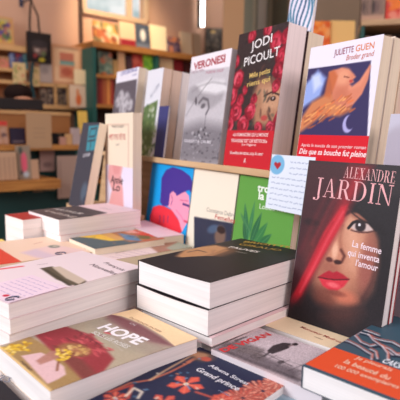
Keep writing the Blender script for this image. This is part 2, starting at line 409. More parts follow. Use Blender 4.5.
# --- De Vigan ----------------------------------------------------------------------------
dz_ = -23.5; dT = (dz_-TABLE)/2
dxr = Vector((.69, .724, 0)).normalized(); dyr = Vector((-.765, .644, 0)); dyr = (dyr-dyr.dot(dxr)*dxr).normalized()
L_ = 13.6; wv = 8.6
dA = atz(211.5, 349, dz_)
oA = (dA.x-dyr.x*L_, dA.y-dyr.y*L_)
for i in range(2):
    b = Book(flat_frame(oA, dxr, dyr, dz_-dT*i, dT-.02), wv, L_, dT-.02,
        ['paperback with a grey photograph and bold red lettering, right of the navy book', 'paperback lying right under the grey one with the red name'][i],
        base=(206, 184, 186), step=.12 if i == 0 else .8, back=(226, 214, 216))
    if i == 0:
        a = b.art
        a.poly([(228,346),(262,328),(340,356),(300,385)], (196, 180, 184), soft=.15)
        a.poly([(211,349),(226,342),(300,371),(296,380)], (84, 74, 80), .75, soft=.5)
        a.poly([(222,345),(236,340),(264,349),(262,357),(240,353)], (104, 92, 92), .8, soft=.4)
        a.poly([(267,351),(273,345.5),(283,342.6),(291,343.4),(289,348),(280,351.5),(272,354)], (46, 38, 42), .96, soft=.08)
        a.blob((295,344.3), .42, .32, (40, 32, 36), 1, 0, .3); a.line([(270,352),(264,356),(258,358)], .3, (60, 50, 54), .9); a.line([(289,346),(293,345)], .25, (120, 100, 100), .9)
        a.line([(228,352),(262,366),(300,380)], .5, (78, 68, 72), .6, soft=.2); a.line([(238,347),(262,352),(292,366)], .2, (90, 80, 84), .7)
        a.poly([(250,356),(262,354),(266,358),(256,362)], (96, 84, 86), .7, soft=.2); a.blob((281,362), .5, .3, (60, 52, 56), .8)
        for t in range(6): a.line([(224+t*13, 347+t*4.7), (238+t*13, 341+t*4.7)], .14, (70, 60, 64), .5)
        for t in range(3): a.line([(232+t*5, 351-t*3), (300+t*6, 377-t*4)], .12, (120, 110, 112), .6)
        a.grain(9); b.build()
        b.text('DE VIGAN', (224,352.5), (272,335), .95, (206, 46, 50), .045, name='author_lettering')
        b.text('delphine', (236,341.5), (248,337), .45, (60, 60, 60), .01, name='author_lettering')
    else: b.build()

# --- cream book under the red-veil book -----------------------------------------------------
zc_ = -23.5
b = Book(flat_frame((7.75, 59.4), (.72, -.694), (.694, .72), zc_, 2.3), 12.4, 9.0, 2.3, 'cream paperback with small red lettering lying under the upright veiled-face book', base=(236, 212, 176), back=(236, 212, 176), step=.25)
b.build()
b.text('Monsieur Madrus', (300,327.5), (340,343), .55, (168, 60, 56), .01, name='title_lettering')
b.text('roman', (314,337), (322,340), .3, (90, 70, 60), 0)
b2_ = Book(flat_frame((7.75, 59.4), (.72, -.694), (.694, .72), zc_-2.31, zc_-2.31-TABLE-.01), 12.4, 9.0, zc_-2.31-TABLE-.01, 'cream paperback at the bottom, under the cream one with red lettering', base=(236, 212, 176), back=(236, 212, 176), step=.8).build()

# --- teal book with orange band, lower right ---------------------------------------------------
tz = -21.3; tT = tz-zc_-.01
tA = atz(302.4, 365.6, tz); tx = (.717, -.697); ty = (.697, .717)
b = Book(flat_frame((tA.x, tA.y), tx, ty, tz, tT), 12.2, 18.9, tT, 'teal paperback wrapped in an orange paper band, lying at the right front corner', base=(58, 84, 98), back=(58, 72, 86), step=.12)
a = b.art
def crv(pts, wd, c):
    a.line([(340+x/6.67, 310+y/6.67) for x, y in pts], wd, c, .95, soft=.05)
for pts in [[(60,130),(100,140),(180,160),(230,190),(290,205),(350,215),(420,255)], [(100,170),(140,215),(200,240),(250,230),(310,260),(350,300),(420,290)], [(190,160),(220,200),(270,235),(330,260),(380,300),(430,310)],
            [(20,200),(60,210),(120,240),(180,280),(215,300),(210,330)], [(200,260),(240,280),(250,325)], [(280,240),(320,290),(320,340)], [(100,120),(150,130),(210,150),(260,170)]]:
    crv([(x+8, y+14) for x, y in pts], .3, (30, 38, 56)); crv(pts, .2, random.choice([(222, 212, 216), (206, 196, 202)])); crv([(x+4, y-9) for x, y in pts], .13, (206, 104, 84))
for x_, y_ in ((66,140), (98,152), (112,140)):
    tf = a.tf; c_ = tf(340+x_/6.67, 310+y_/6.67); a.tf = None; a.line([(c_[0]+.42*math.cos(k), c_[1]+.34*math.sin(k)) for k in np.linspace(0, 6.3, 12)], .12, (220, 190, 190), .95); a.tf = tf
b.build()
b.text('CAKSAN', (381,362), (408,372), 1.2, (228, 232, 238), .02, name='author_lettering')
def bandart(a):
    a.C[:] = (222, 82, 44)
by0, by1 = .5, b.px(337, 348.5)[1]
b.plate('paper_band', 0, by0, 12.2, by1, (222, 82, 44), bandart)
b.lay_z = 0
_t = b.t; b.t += .02
b.text('Je pleurais', (354.5,358.5), (391,371.5), .72, (242, 196, 168), .012, name='band_lettering')
b.text('la beauté du', (343,362.5), (388,380), .9, (242, 196, 168), .02, name='band_lettering')
b.text('100 000 exemplaires', (334,367), (398,389), .72, (242, 196, 168), .015, name='band_lettering')
b.t = _t
# --- small blue-grey booklet, bottom -----------------------------------------------------------
bz = -25.0; bT = 5.19
bD = atz(300, 384, bz)
b = Book(flat_frame((bD.x-13.2*.70, bD.y-13.2*.714), (.714, -.70), (.70, .714), bz, bT), 10, 13.2, bT, 'pale blue-grey paperback peeking out at the bottom edge beside the navy book', base=(128, 152, 166), back=(128, 152, 166), step=.3)
b.art.blob((286,393), 2, 1, (170, 184, 194), .7); b.build()

# --- black book, bottom left ----------------------------------------------------------------------
ez = -24.7; eT = ez-TABLE-.01
e0 = (hB[0]-.676*hw-.74*.5, hB[1]+.738*hw-.676*.5)
b = Book(flat_frame((e0[0]-.738*13.3, e0[1]-.676*13.3), (.676, -.738), (.738, .676), ez, eT), 13.2, 13, eT, 'black paperback with pale capital letters at the lower left corner', base=(28, 22, 30), back=(28, 22, 30), step=.4)
b.build(); b.text('RÊVES', (-22,374), (8,383), 1.0, (116, 116, 128), .01, name='title_lettering')

# --- pile of pale pink-white books on the left ------------------------------------------------------
nB = (-20.81*.963, 52.59*.963); nw, nh, nz, nyaw = 14*.963, 19.7, -18.3, -39.6
nT = (nz-TABLE)/7
for i in range(7):
    b = flat((nB[0]+(0, .1, -.1, .0, -.05, 0, 0)[i], nB[1]+(0, -.05, .1, 0, .1, 0, 0)[i]), nyaw+(0, .5, -.4, .3, 0, .2, 0)[i], nw, nh, nz-nT*i, nT-.01,
        ['pale pink paperback with a small landscape picture, topmost of the left front pile', 'second pale paperback of the left front pile', 'third pale paperback of the left front pile',
         'fourth pale paperback of the left front pile', 'fifth pale paperback of the left front pile', 'sixth pale paperback of the left front pile', 'lowest pale paperback of the left front pile'][i],
        base=(238, 218, 220), pages=PAGES, step=.18 if i == 0 else .9, back=(232, 214, 208), group='pale paperbacks in the left front pile',
        deform=(lambda x, y: .1*np.sin(np.clip(y/22, 0, 1)*math.pi)) if i == 0 else None)
    if i == 0:
        a = b.art
        a.poly([(40,269),(52,267),(87,282),(78,287),(66,284),(56,280)], (92, 82, 66), soft=.1)
        a.poly([(52,268),(60,267),(86,281),(79,285),(66,279)], (206, 186, 166), soft=.12)
        a.line([(46,270.5),(56,277),(70,286)], .5, (62, 56, 44), .9)
        a.line([(-2,270),(14,268),(22,267)], .55, (226, 70, 82), .9, soft=.15)
    b.build()
    if i == 0:
        b.text('François', (103,263.5), (122,271.5), .8, (110, 92, 100), .005, name='author_lettering')
        b.text('Nouvelles', (89,265.6), (114,275.6), .95, (110, 92, 100), .005, name='title_lettering')
        b.text('GALERIE', (37,266), (48,264.6), .3, (120, 100, 104), 0)
# handwritten slip lying on it, held by a paper clip
s0 = atz(-26, 297, nz+.06); sx = Vector(yawdir(nyaw)[0]+(0,)); sy = Vector(yawdir(nyaw)[1]+(0,))
o = bpy.data.objects.new('handwritten_note', None); COL.objects.link(o)
Mn = frame((nB[0]-sx.x*nw+sy.x*.1, nB[1]-sx.y*nw+sy.y*.1, nz+.05), sx, sy); o.matrix_world = Mn
tag(o, 'pinkish handwritten review slip clipped to the front corner of the pale left pile', 'note')
def note_px(M):
    Mi = M.inverted()
    def f(px, py):
        oo = Mi @ Vector((0, 0, CAMZ)); q = Mi.to_3x3() @ ray(px, py); k = -oo.z/q.z; p = oo+q*k; return (p.x*100, p.y*100)
    return f
q73 = note_px(Mn)(73, 290); q35 = note_px(Mn)(35, 275)
Mn = Mn @ Matrix.Translation((q35[0]/100, 0, 0)); o.matrix_world = Mn
na = Art(nw-q35[0]-.05, q73[1], .1, (240, 214, 226), note_px(Mn))
for r in range(int(na.h/.8)-1):
    y = na.h-.9-r*.8; x = .7
    while x < na.w-.9:
        L = random.uniform(.3, .9)
        pts = [(x+L*q/5, y+random.uniform(-.1, .1)) for q in range(6)]
        tf = na.tf; na.tf = None; na.line(pts, .09, (150, 128, 176), .7); na.tf = tf; x += L+.28
na.blob((6,296), .4, .35, (206, 40, 70), 1)
sheet_obj('paper', na, 0, 0, 0, .02, o, lambda x, y: .1*np.sin(np.clip(y/22, 0, 1)*math.pi)+.02)
def ring(parent, name, c, rx, ry, r, m, nrm='z', n=20, gap=0):
    v, f = [], []; k = 6
    for i in range(n+1):
        t = 2*math.pi*(gap+(1-gap)*i/n); cx, cy = c[0]+rx*math.cos(t), c[1]+ry*math.sin(t)
        for j in range(k):
            p = 2*math.pi*j/k; R_ = r*math.cos(p)
            v.append(((cx+R_*math.cos(t))/100, (cy+R_*math.sin(t))/100, (c[2]+r*math.sin(p))/100))
    for i in range(n):
        for j in range(k): f.append((i*k+j, (i+1)*k+j, (i+1)*k+(j+1) % k, i*k+(j+1) % k))
    return link(name, mesh_from(v, f), parent, m)
cp = note_px(Mn)(12.2, 299.5)
METAL = mat('clip_metal', (70, 74, 96), .3, .5, metal=.7)
clip = bpy.data.objects.new('paper_clip', None); COL.objects.link(clip); clip.matrix_world = Mn @ Matrix.Translation((cp[0]/100, cp[1]/100, .0016)); tag(clip, 'small dark wire clip at the edge of the slip on the pale left pile', 'clip')
ring(clip, 'wire', (0, 0, 0), .42, .75, .07, METAL, gap=.12)

# --- flat books, left middle distance --------------------------------------------------------------
oz = -21.8; odx = Vector((.563, -.826, 0)); 
oC = atz(91, 252, oz); oD = atz(57, 235.3, oz)
dxo = Vector((oC.x-oD.x, oC.y-oD.y, 0)); ow = dxo.length; dxo.normalize(); dyo = Vector((-dxo.y, dxo.x, 0))
oh = 20.5; oT = (oz-TABLE)/3
for i in range(3):
    b = Book(flat_frame((oD.x-dyo.x*oh, oD.y-dyo.y*oh), dxo, dyo, oz-oT*i, oT-.01), ow, oh, oT-.01,
       ['peach paperback with a red lower corner, topmost of the pile behind the pale left pile', 'second book of the pile with the peach cover on top', 'lowest book of the pile with the peach cover on top'][i],
       base=(240, 206, 180), step=.2 if i == 0 else .9, pages=PAGES_CREAM, back=(150, 120, 96), group='books in the peach-topped pile')
    if i == 0:
        a = b.art
        a.poly([(-60,248),(0,248.5),(22,262),(10,272),(-60,276)], (222, 66, 46), soft=.1)
        a.poly([(20,252),(48,246),(62,246),(86,250),(60,258),(36,258)], (232, 196, 196), .8, soft=.4)
        a.poly([(22,253),(36,249),(60,257),(44,259)], (206, 186, 206), .6, soft=.6)
        a.blob((54,246.5), 1.3, 1.0, (120, 122, 110), .9); a.blob((55,246.2), .6, .5, (190, 180, 160), .9)
        a.line([(34,244),(42,242)], .25, (190, 120, 100), .8)
    b.build()
clip2 = bpy.data.objects.new('paper_clip', None); COL.objects.link(clip2)
q = atz(60.5, 253, oz+.15); clip2.matrix_world = frame((q.x, q.y, oz+.12), dxo, dyo); tag(clip2, 'small dark wire clip on the edge of the peach cover', 'clip')
ring(clip2, 'wire', (0, 0, 0), .7, .9, .09, METAL, gap=.12)

# colourful paperback and what it lies on
kz = -21.0; kA = atz(69, 238, kz); kB = atz(95, 248.7, kz)
kd = Vector((kB.x-kA.x, kB.y-kA.y, 0)); kw = kd.length; kd.normalize(); ku = Vector((-kd.y, kd.x, 0)); kh = 15.2; kT = 1.3
def colour_art(a):
    a.poly([(66,240),(96,251),(140,243),(118,230),(92,230)], (74, 92, 98), soft=.3)
    a.poly([(86,231),(108,228),(120,226),(150,236),(168,236),(160,238),(130,242),(110,236)], (178, 112, 74), soft=.5)
    a.poly([(74,233),(96,233),(124,240),(110,241),(92,238),(78,237)], (238, 190, 60), soft=.25)
    a.poly([(88,229),(104,230),(126,239),(116,240),(100,234)], (216, 160, 90), soft=.3)
    a.poly([(116,223),(130,223),(166,233),(160,237),(140,236),(124,228)], (216, 84, 62), soft=.3)
    a.poly([(110,225),(120,224),(140,233),(128,233)], (238, 176, 160), .9, soft=.3)
    a.poly([(118,233),(136,236),(142,241),(126,240)], (92, 132, 166), soft=.3)
    a.line([(128,236),(138,238),(148,238)], .4, (60, 70, 60), .8, soft=.2)
    a.poly([(138,235),(150,236),(150,239),(140,239)], (116, 104, 60), .9, soft=.2)
    for k in range(40): a.blob((random.uniform(70, 160), random.uniform(224, 248)), .5, .25, random.choice([(90, 110, 116), (206, 120, 80), (230, 180, 90), (60, 76, 84)]), .45, random.uniform(0, 3), .6)
b = Book(flat_frame((kA.x, kA.y), kd, ku, kz, kT), kw, kh, kT-.01, 'paperback with a yellow, red and teal painted cover lying behind the pale left pile', base=(196, 110, 80), step=.16, pages=PAGES_CREAM)
colour_art(b.art); b.build()
z2 = kz-kT; T2 = (z2-TABLE)/3; r2 = ku
lb = ['paperback under the painted one, its pale cover holding a written slip and photograph', 'middle book below the painted-cover paperback', 'lowest book below the painted-cover paperback']
for i in range(3):
    b = Book(flat_frame((kA.x+kd.x*1.2-ku.x*.2, kA.y+kd.y*1.2-ku.y*.2), kd, ku, z2-T2*i, T2-.01), 14.2, 19.0, T2-.01, lb[i], base=(236, 212, 208), step=.2 if i == 0 else .9, pages=PAGES_CREAM, back=(200, 150, 120), group='books under the painted paperback')
    if i == 0:
        a = b.art
        a.poly([(150,247),(170,241),(186,238),(204,241),(196,249),(176,254),(160,254)], (176, 128, 108), soft=.3)
        a.poly([(166,248),(180,241),(196,243),(192,250),(176,252)], (168, 172, 150), soft=.3)
        for r in range(6):
            a.line([(104+r*6, 258-r*1.6), (128+r*6, 262-r*1.3)], .14, (150, 110, 150), .7)
        a.line([(116,253),(150,246)], .3, (120, 90, 70), .6)
    b.build()
# pink-and-charcoal book on the pile behind
kz3 = -17.33; p3 = 2.9; n3 = 4; P3 = (kz3-TABLE)/n3
for i in range(n3):
    b = flat((-27.4+(0, .2, .1, 0)[i], 95.59+(0, .1, .3, .2)[i]), -47.57, 14.0, 19.5, kz3-P3*i, P3-.01,
        ['thick paperback with charcoal and pink cover, topmost of the far left pile', 'second thick book of the far left pile', 'third thick book of the far left pile', 'lowest thick book of the far left pile'][i],
        base=(238, 206, 208), step=.2 if i == 0 else .9, pages=PAGES, back=(220, 190, 186), group='thick books in the far left pile')
    if i == 0:
        b.art.poly([(24,211),(66,203),(108,213),(58,222)], (74, 66, 70), soft=.1)
        b.art.poly([(30,210),(50,206),(70,216),(56,219)], (92, 74, 74), .7, soft=.5)
    b.build()
    if i == 0:
        b.text('ARTHUR', (52,209), (80,214.5), 1.5, (216, 204, 196), .01, name='author_lettering')
        b.text('LAGUNE', (44,211), (72,218), 1.4, (206, 190, 180), .01, name='title_lettering')
        b.text('roman', (100,208), (112,210), .6, (110, 80, 90), 0)
# small red-topped pile further left
rz = -18.0; R0 = atz(5, 214.5, rz); rT = (rz-TABLE)/6
for i in range(6):
    b = Book(flat_frame((R0.x, R0.y), (.70, -.714), (.714, .70), rz-rT*i, rT-.01), 8.4, 15, rT-.01,
       ['white paperback with a red cover panel, topmost of the leftmost pile'][0] if i == 0 else '%s white paperback down in the leftmost red-topped pile' % ['', 'second', 'third', 'fourth', 'fifth', 'sixth'][i],
       base=(176, 44, 40) if i == 0 else (232, 226, 224), step=.4 if i == 0 else .9, pages=PAGES, group='white paperbacks in the leftmost pile')
    b.build()
# yellow book at left edge
yz = -23.2; y0 = atz(-6, 246, yz)
for i in range(2):
    b = Book(flat_frame((oD.x-dxo.x*8.7-dyo.x*22, oD.y-dxo.y*8.7-dyo.y*22), dxo, dyo, yz-3.5*i, 3.49), 8.5, 13.2, 3.49, ['yellow book lying at the left edge in front of the red-topped pile', 'book lying under the yellow one at the left edge'][i], base=(236, 204, 110), step=.6, pages=PAGES_CREAM, back=(220, 190, 110)).build()

# =================================================================== display table and tiered rack
R0_ = Vector((4.37, 96.83, -6.30)); RY, RT = -58.96, 7.15
rd, rnb = yawdir(RY); RD = Vector((rd[0], rd[1], 0)); RU = Vector((rnb[0]*math.sin(math.radians(RT)), rnb[1]*math.sin(math.radians(RT)), math.cos(math.radians(RT)))); RN = RD.cross(RU)
def rk(s, up, off): return R0_+RD*s+RU*up+RN*off
def rack_book(s, off, w, h, t, label, up=0.0, **k):
    o = rk(s, up, off)-RN*t
    return Book(frame(o, RD, RU), w, h, t, label, **k)
OAK = wood('light_oak', (214, 178, 136), (184, 144, 104)); PINE = wood('orange_pine', (196, 132, 62), (160, 98, 40))
table = bpy.data.objects.new('display_table', None); COL.objects.link(table); table.location = W((-10, 90, -110)); tag(table, 'wooden display table under all the piles of books', 'table')
def child_box(name, parent, boxes, m, bev=0):
    # boxes are in camera centimetres; store relative to the parent
    L = parent.matrix_world.translation if parent else Vector((0, 0, 0))
    me = box_me([(x0, y0, z0+CAMZ*100, x1, y1, z1+CAMZ*100) for x0, y0, z0, x1, y1, z1 in boxes], name)
    me.transform(Matrix.Translation(-L)); o = link(name, me, parent, m)
    if bev: bevel(o, bev)
    return o
bpy.context.view_layer.update()
child_box('tabletop', table, [(-47, 18, TABLE-3, 62, 178, TABLE)], OAK, .003)
for x, y in ((-43, 22), (54, 22), (-43, 170), (54, 170)): child_box('leg', table, [(x, y, -110, x+5, y+5, TABLE-3)], OAK)

rack = bpy.data.objects.new('display_rack', None); COL.objects.link(rack); rack.matrix_world = frame(R0_, RD, RU); tag(rack, 'tiered wooden display rack holding the upright paperbacks on its ledge', 'display rack')
def rack_part(name, boxes, m=OAK):
    o = link(name, box_me(boxes, name), rack, m); bevel(o, .0015); return o
S0, S1 = -66, 36.0
bot = -(R0_.z-TABLE)/RU.z
rack_part('ledge', [(S0, -1.25, -10.5, S1, -.02, 2.6)])
rack_part('back_board', [(S0, bot+.3, -.6, S1+3, -1.3, -.1)])
rack_part('upper_back_board', [(S0, -.02, -10.5, S1, 9, -10)])
rack_part('side_panel', [(S0, bot+1.5, -8.5, S0+1.5, -1.3, -.7)])
rack_part('side_panel', [(S1-1.5, bot+1.5, -8.5, S1, -1.3, -.7)])

# ---- upper tier -----------------------------------------------------------------------
# rose-covered novel
b = rack_book(0, 0, 14.19, 24.94, 4.2, 'paperback covered in red roses with a red lower band, on the rack ledge', base=(56, 42, 42), step=.15, pages=PAGES_PINK, back=(70, 50, 50))
a = b.art
a.poly([(258,80),(272,78),(284,90),(280,128),(254,126),(252,100)], (168, 120, 92), soft=.8)
a.poly([(262,88),(282,84),(282,108),(262,112)], (196, 148, 116), .9, soft=.7)
a.line([(264,96),(272,92),(280,95)], .35, (50, 30, 28), .9); a.blob((273,98.5), .75, .42, (44, 28, 26), 1); a.blob((273,98), .25, .2, (200, 180, 170), .9)
a.blob((264,118), .9, .5, (180, 60, 60), .8)
def rose(px_, py_, r):
    x, y = a.tf(px_, py_); tf = a.tf; a.tf = None
    n = 9; a.poly([(x+r*(1+.12*math.sin(k*2.3+px_))*math.cos(k*6.283/n), y+r*(1+.12*math.sin(k*1.7+py_))*math.sin(k*6.283/n)) for k in range(n)], (140, 28, 44), soft=.12)
    for k in range(11):
        q = random.uniform(.15, .88)*r; t0 = random.uniform(0, 6.28); dt = random.uniform(.8, 1.9)
        a.line([(x+q*math.cos(t0+dt*i/4), y+q*math.sin(t0+dt*i/4)) for i in range(5)], random.uniform(.12, .3)*r, random.choice([(196, 44, 66), (214, 70, 92), (168, 30, 50), (224, 96, 112), (98, 18, 32)]), .85, soft=.1)
    a.tf = tf
for k in range(60): a.blob((random.uniform(226, 292), random.uniform(24, 132)), random.uniform(.4, 1.0), .3, random.choice([(60, 66, 58), (84, 84, 70), (40, 32, 34), (92, 60, 52)]), .6, random.uniform(0, 3), .6)
for (x_, y_, r_) in [(238,80,1.9),(232,96,1.9),(236,112,2.0),(229,124,1.6),(243,125,1.9),(250,112,1.7),(276,42,1.8),(282,56,1.9),(278,70,1.5),(286,36,1.4),(268,30,1.3),(236,62,1.3),(252,36,1.3),(276,86,1.2),(279,122,1.8),(270,128,1.3),(284,74,1.2),(254,99,1.0),(258,128,1.2),(240,100,1.2),(245,90,.9)]:
    rose(x_, y_, r_)
a.grain(4); b.build()
WH = (240, 232, 230)
b.text('JODI', (251,50.5), (272,42), 1.65, WH, .005, name='author_lettering')
b.text('PICOULT', (244,66.5), (279.5,55), 1.65, WH, .005, name='author_lettering')
b.text('Mille petits', (249.5,78.5), (270,72.5), .95, (226, 190, 110), .01, name='title_lettering')
b.text('riens qui', (247,87), (270,81), .95, (226, 190, 110), .01, name='title_lettering')
u0, v0 = b.px(228.8, 130.5)
b.plate('paper_band', 0, .02, 14.19, b.px(229, 130)[1]-.05, (196, 34, 46))
b.t += .02
for (t_, y1_, y2_, xa, xb, hh_) in [('«LA ROMANCIERE QUI LE MONDE', 136, 136.5, 233, 268, .62), ('TRAVERSE EST DE RETOUR»', 142, 143, 231, 267, .62), ('Le Figaro', 145.5, 146, 242, 256, .42), ('Nouvelliste des lettres, coup de coeur', 154, 155.5, 230, 263, .62)]:
    b.text(t_, (xa, y1_), (xb, y2_), hh_, (246, 220, 216), .01, name='band_lettering')
b.text('A', (243.5,162.5), (245.6,162.8), .9, (240, 214, 210), .02, name='emblem')
b.t -= .02

rack_book(.35, -4.35, 14.1, 24.4, 3.6, 'cream-edged copy directly behind the rose-covered paperback', base=(70, 44, 48), step=.8, pages=PAGES_CREAM, back=(226, 200, 190)).build()

# Veronesi
b = rack_book(-17.55, 0, 15.58, 22.7, 2.4, 'white-topped paperback with a grey photograph and crimson name, left of the rose-covered one', base=(236, 228, 232), step=.15, pages=PAGES_PINK, back=(210, 190, 196))
a = b.art
a.poly([(190,72),(234,66),(224,168),(172,163)], (196, 190, 194), soft=.2)
a.poly([(186,100),(190,88),(200,82),(214,80),(226,86),(222,100),(212,108),(200,106)], (166, 160, 164), soft=.5)
a.poly([(196,84),(210,79),(224,80),(228,90),(216,94),(202,92)], (222, 218, 220), soft=.5)
a.line([(192,92),(200,86),(212,82),(226,84)], .25, (130, 124, 128), .6, soft=.3)
a.line([(212,78),(204,88),(194,102),(186,116)], .2, (110, 104, 108), .7, soft=.15)
a.blob((196,101), .4, .9, (70, 64, 70), .9, .3, .5); a.line([(199,103),(203,98),(208,100),(209,108),(206,114)], .45, (70, 64, 70), .85, soft=.25); a.blob((203,106), .9, .5, (84, 78, 84), .8, .2, .6)
a.line([(203,112),(202,122),(203,132)], .5, (190, 186, 190), .8, soft=.25); a.line([(206,114),(204,130)], .18, (70, 64, 70), .7, soft=.12)
a.poly([(180,128),(200,122),(226,126),(222,166),(176,162)], (112, 106, 112), .8, soft=1.4)
for k in range(16): a.blob((random.uniform(192, 210), random.uniform(126, 138)), .35, .25, random.choice([(210, 206, 210), (60, 56, 62)]), .8, random.uniform(-.5, .5), .6)
for k in range(90): a.blob((random.uniform(178, 222), random.uniform(132, 162)), .4, .16, random.choice([(150, 144, 150), (84, 78, 84), (60, 56, 62), (180, 174, 180)]), .6, random.uniform(-.4, .4), .6)
a.grain(4); b.build()
b.text('VERONESI', (193.5,70), (225,61.8), 1.6, (168, 40, 56), .03, name='author_lettering')
b.text('Terre rare', (191,74), (204,71), .8, (150, 100, 120), .0, name='title_lettering')
b.text('notre noir', (206,74), (224,71.5), .9, (180, 110, 130), .0, name='title_lettering')
b.text('GRASSET & CALME', (184,142), (211,143.5), .6, (220, 214, 220), .01, name='publisher_lettering')
rack_book(-17.3, -2.5, 15.4, 22.4, 2.0, 'copy standing directly behind the paperback with the grey photograph and crimson name', base=(226, 214, 220), step=.8, pages=PAGES_PINK, back=(200, 176, 180)).build()

# Guen
b = rack_book(20.44, 0, 13.79, 19.72, 2.0, 'white-bordered paperback picturing an orange-haired figure and a moon', base=(234, 228, 240), step=.14, pages=PAGES_CREAM, back=(226, 214, 206))
a = b.art
a.poly([(308,69),(371,60.5),(367,140),(298,140)], (58, 50, 92), soft=.06)
a.poly([(306,84),(318,70),(326,78),(320,96),(308,104),(300,110)], (150, 170, 226), soft=.35)
a.poly([(312,76),(320,74),(322,84),(314,92)], (206, 216, 240), .9, soft=.4)
a.poly([(300,120),(312,102),(330,92),(346,96),(352,110),(340,116),(322,116),(306,128),(298,134)], (206, 128, 84), soft=.35)
a.poly([(329,72),(334,70),(342,67.5),(349,69),(354,74),(356,77),(353,79.5),(354,82),(350,84),(352,87),(360,80),(366,71),(370,64),(371,66),(368,80),(362,94),(352,106),(344,110),(334,102),(332,92),(331,82)], (216, 132, 104), soft=.14)
a.blob((343,77), 1.3, 1.2, (232, 160, 126), .8, 0, .8); a.blob((340,96), 1.5, 1.3, (196, 112, 84), .7, 0, .9); a.line([(350,88),(360,84),(367,72)], .5, (232, 150, 120), .7, soft=.3); a.line([(344,76.5),(349,77.5)], .16, (110, 50, 44), .9); a.blob((351,81), .35, .2, (190, 60, 60), .8)
a.poly([(329,72),(334,70),(338,76),(334,88),(330,98),(324,96)], (196, 104, 62), .9, soft=.25)
for k in range(60):
    x_ = random.uniform(302, 350); y_ = 124-(x_-302)*.42+random.uniform(-9, 9)
    a.line([(x_, y_), (x_+5, y_-3.4+random.uniform(-2, 2))], .22, random.choice([(240, 170, 100), (160, 84, 60), (226, 120, 70), (188, 96, 60)]), .8, soft=.08)
a.blob((348,124), 1.0, 1.25, (176, 170, 220), 1, 0, .2); a.blob((350.6,122), .85, 1.05, (58, 50, 92), 1, 0, .2)
b.build()
b.text('JULIETTE', (334,56), (353.5,52), .95, (150, 52, 80), .01, name='author_lettering')
b.text('GUEN', (355.5,51.7), (374,48.3), .95, (222, 122, 60), .01, name='author_lettering')
b.text('Broder grand', (346,60.5), (374,55.8), .8, (198, 104, 80), .005, .2, name='title_lettering')
yb = b.px(335, 135.4)[1]
b.plate('paper_band', 0, .02, 13.79, yb, (214, 26, 42))
b.t += .02
b.text('Après le succès de son premier roman', (301,146.3), (366,149.3), .5, (244, 206, 206), .01, .15, name='band_lettering')
b.text('Dès que sa bouche fut pleine', (299,153.5), (366,157.3), .85, (250, 226, 226), .02, .25, name='band_lettering')
b.t -= .02
for i in range(3):
    rack_book(20.6+.2*i, -2.1-2.05*i, 13.8, 19.9-.3*i, 2.0, '%s cream-edged copy behind the paperback with the orange-haired figure and moon' % ['nearest', 'middle', 'rearmost'][i], base=(230, 210, 190), step=.8, pages=[PAGES_CREAM, PAGES_TAN, PAGES_CREAM][i], back=(206, 176, 150), group='copies behind the moon paperback').build()
# pale lilac book right edge (on its own small riser at the end of the rack)
b = rack_book(37.4, .2, 10, 9.0-(-(R0_.z-TABLE)/RU.z+.3), 1.6, 'pale lilac-grey book standing at the right edge beyond the moon paperback', up=-(R0_.z-TABLE)/RU.z+.3, base=(196, 192, 206), step=.5, back=(190, 186, 196))
b.art.blob((396,150), 2.4, 3.0, (170, 160, 172), .7); b.build()

# books left on the tier
b = rack_book(-40.0, 0, 9.0, 21.9, 2.4, 'white-topped paperback with a green meadow photograph, left of the tan page edges', base=(226, 224, 230), step=.25, pages=PAGES_TAN, back=(196, 166, 146))
a = b.art
a.poly([(138,112),(146,106),(158,100),(154,130),(147,158),(136,158)], (98, 120, 74), soft=.2)
for k in range(60): a.blob((random.uniform(138, 156), random.uniform(106, 158)), .6, .5, random.choice([(130, 150, 90), (70, 96, 60), (196, 200, 180), (150, 166, 120)]), .7, 0, .6)
b.build(); b.text('AU LOIN', (150.5,99), (159.5,86), 1.2, (150, 150, 166), .01, name='title_lettering')
rack_book(-39.8, -2.5, 9.0, 21.8, 2.6, 'tan-edged copy behind the meadow-photograph paperback', base=(200, 170, 150), step=.8, pages=PAGES_TAN, back=(196, 166, 146), group='copies behind the meadow paperback').build()
rack_book(-39.6, -5.2, 9.0, 21.8, 2.6, 'white-edged rearmost copy behind the meadow-photograph paperback', base=(226, 220, 226), step=.8, pages=PAGES, back=(226, 216, 220), group='copies behind the meadow paperback').build()
b = rack_book(-30.9, -.0, 5.0, 12.4, .5, 'small navy hardcover booklet leaning against the tan page edges', base=(64, 66, 118), step=.5, back=(50, 52, 100), kind='navy_booklet').build()
# white book with dark animal photograph
b = rack_book(-62.0, 0, 15.9, 23.6, 2.2, 'white paperback with blue lettering and a dark animal photograph, behind the cream book', base=(236, 230, 238), step=.2, pages=PAGES_CREAM, back=(226, 216, 206))
b.e['label'] = 'white paperback with blue lettering over a dark photograph of a pale animal'
a = b.art
a.poly([(113,84),(137,79),(134,120),(108,120)], (96, 88, 96), soft=.1)
for (x_, y_, r_) in [(121,96,1.9),(126,100,2.4),(118,102,1.8),(130,105,1.8),(123,108,2.6)]: a.blob((x_, y_), r_*1.1, r_*.9, (196, 190, 194), .9, 0, .5)
for k in range(20): a.blob((random.uniform(114, 133), random.uniform(94, 112)), .5, .6, (112, 104, 110), .6)
a.grain(5); b.build()
b.text('L\'ETE SAUVAGE', (121,75.8), (137,70.6), 1.1, (84, 84, 160), .02, name='title_lettering')
b.text('roman', (132,76.2), (137,74.8), .7, (84, 84, 160), .0)
rack_book(-61.8, -2.3, 15.9, 23.3, 2.0, 'copy behind the white paperback with the dark animal photograph', base=(230, 220, 220), step=.8, pages=PAGES_CREAM, back=(220, 206, 200)).build()
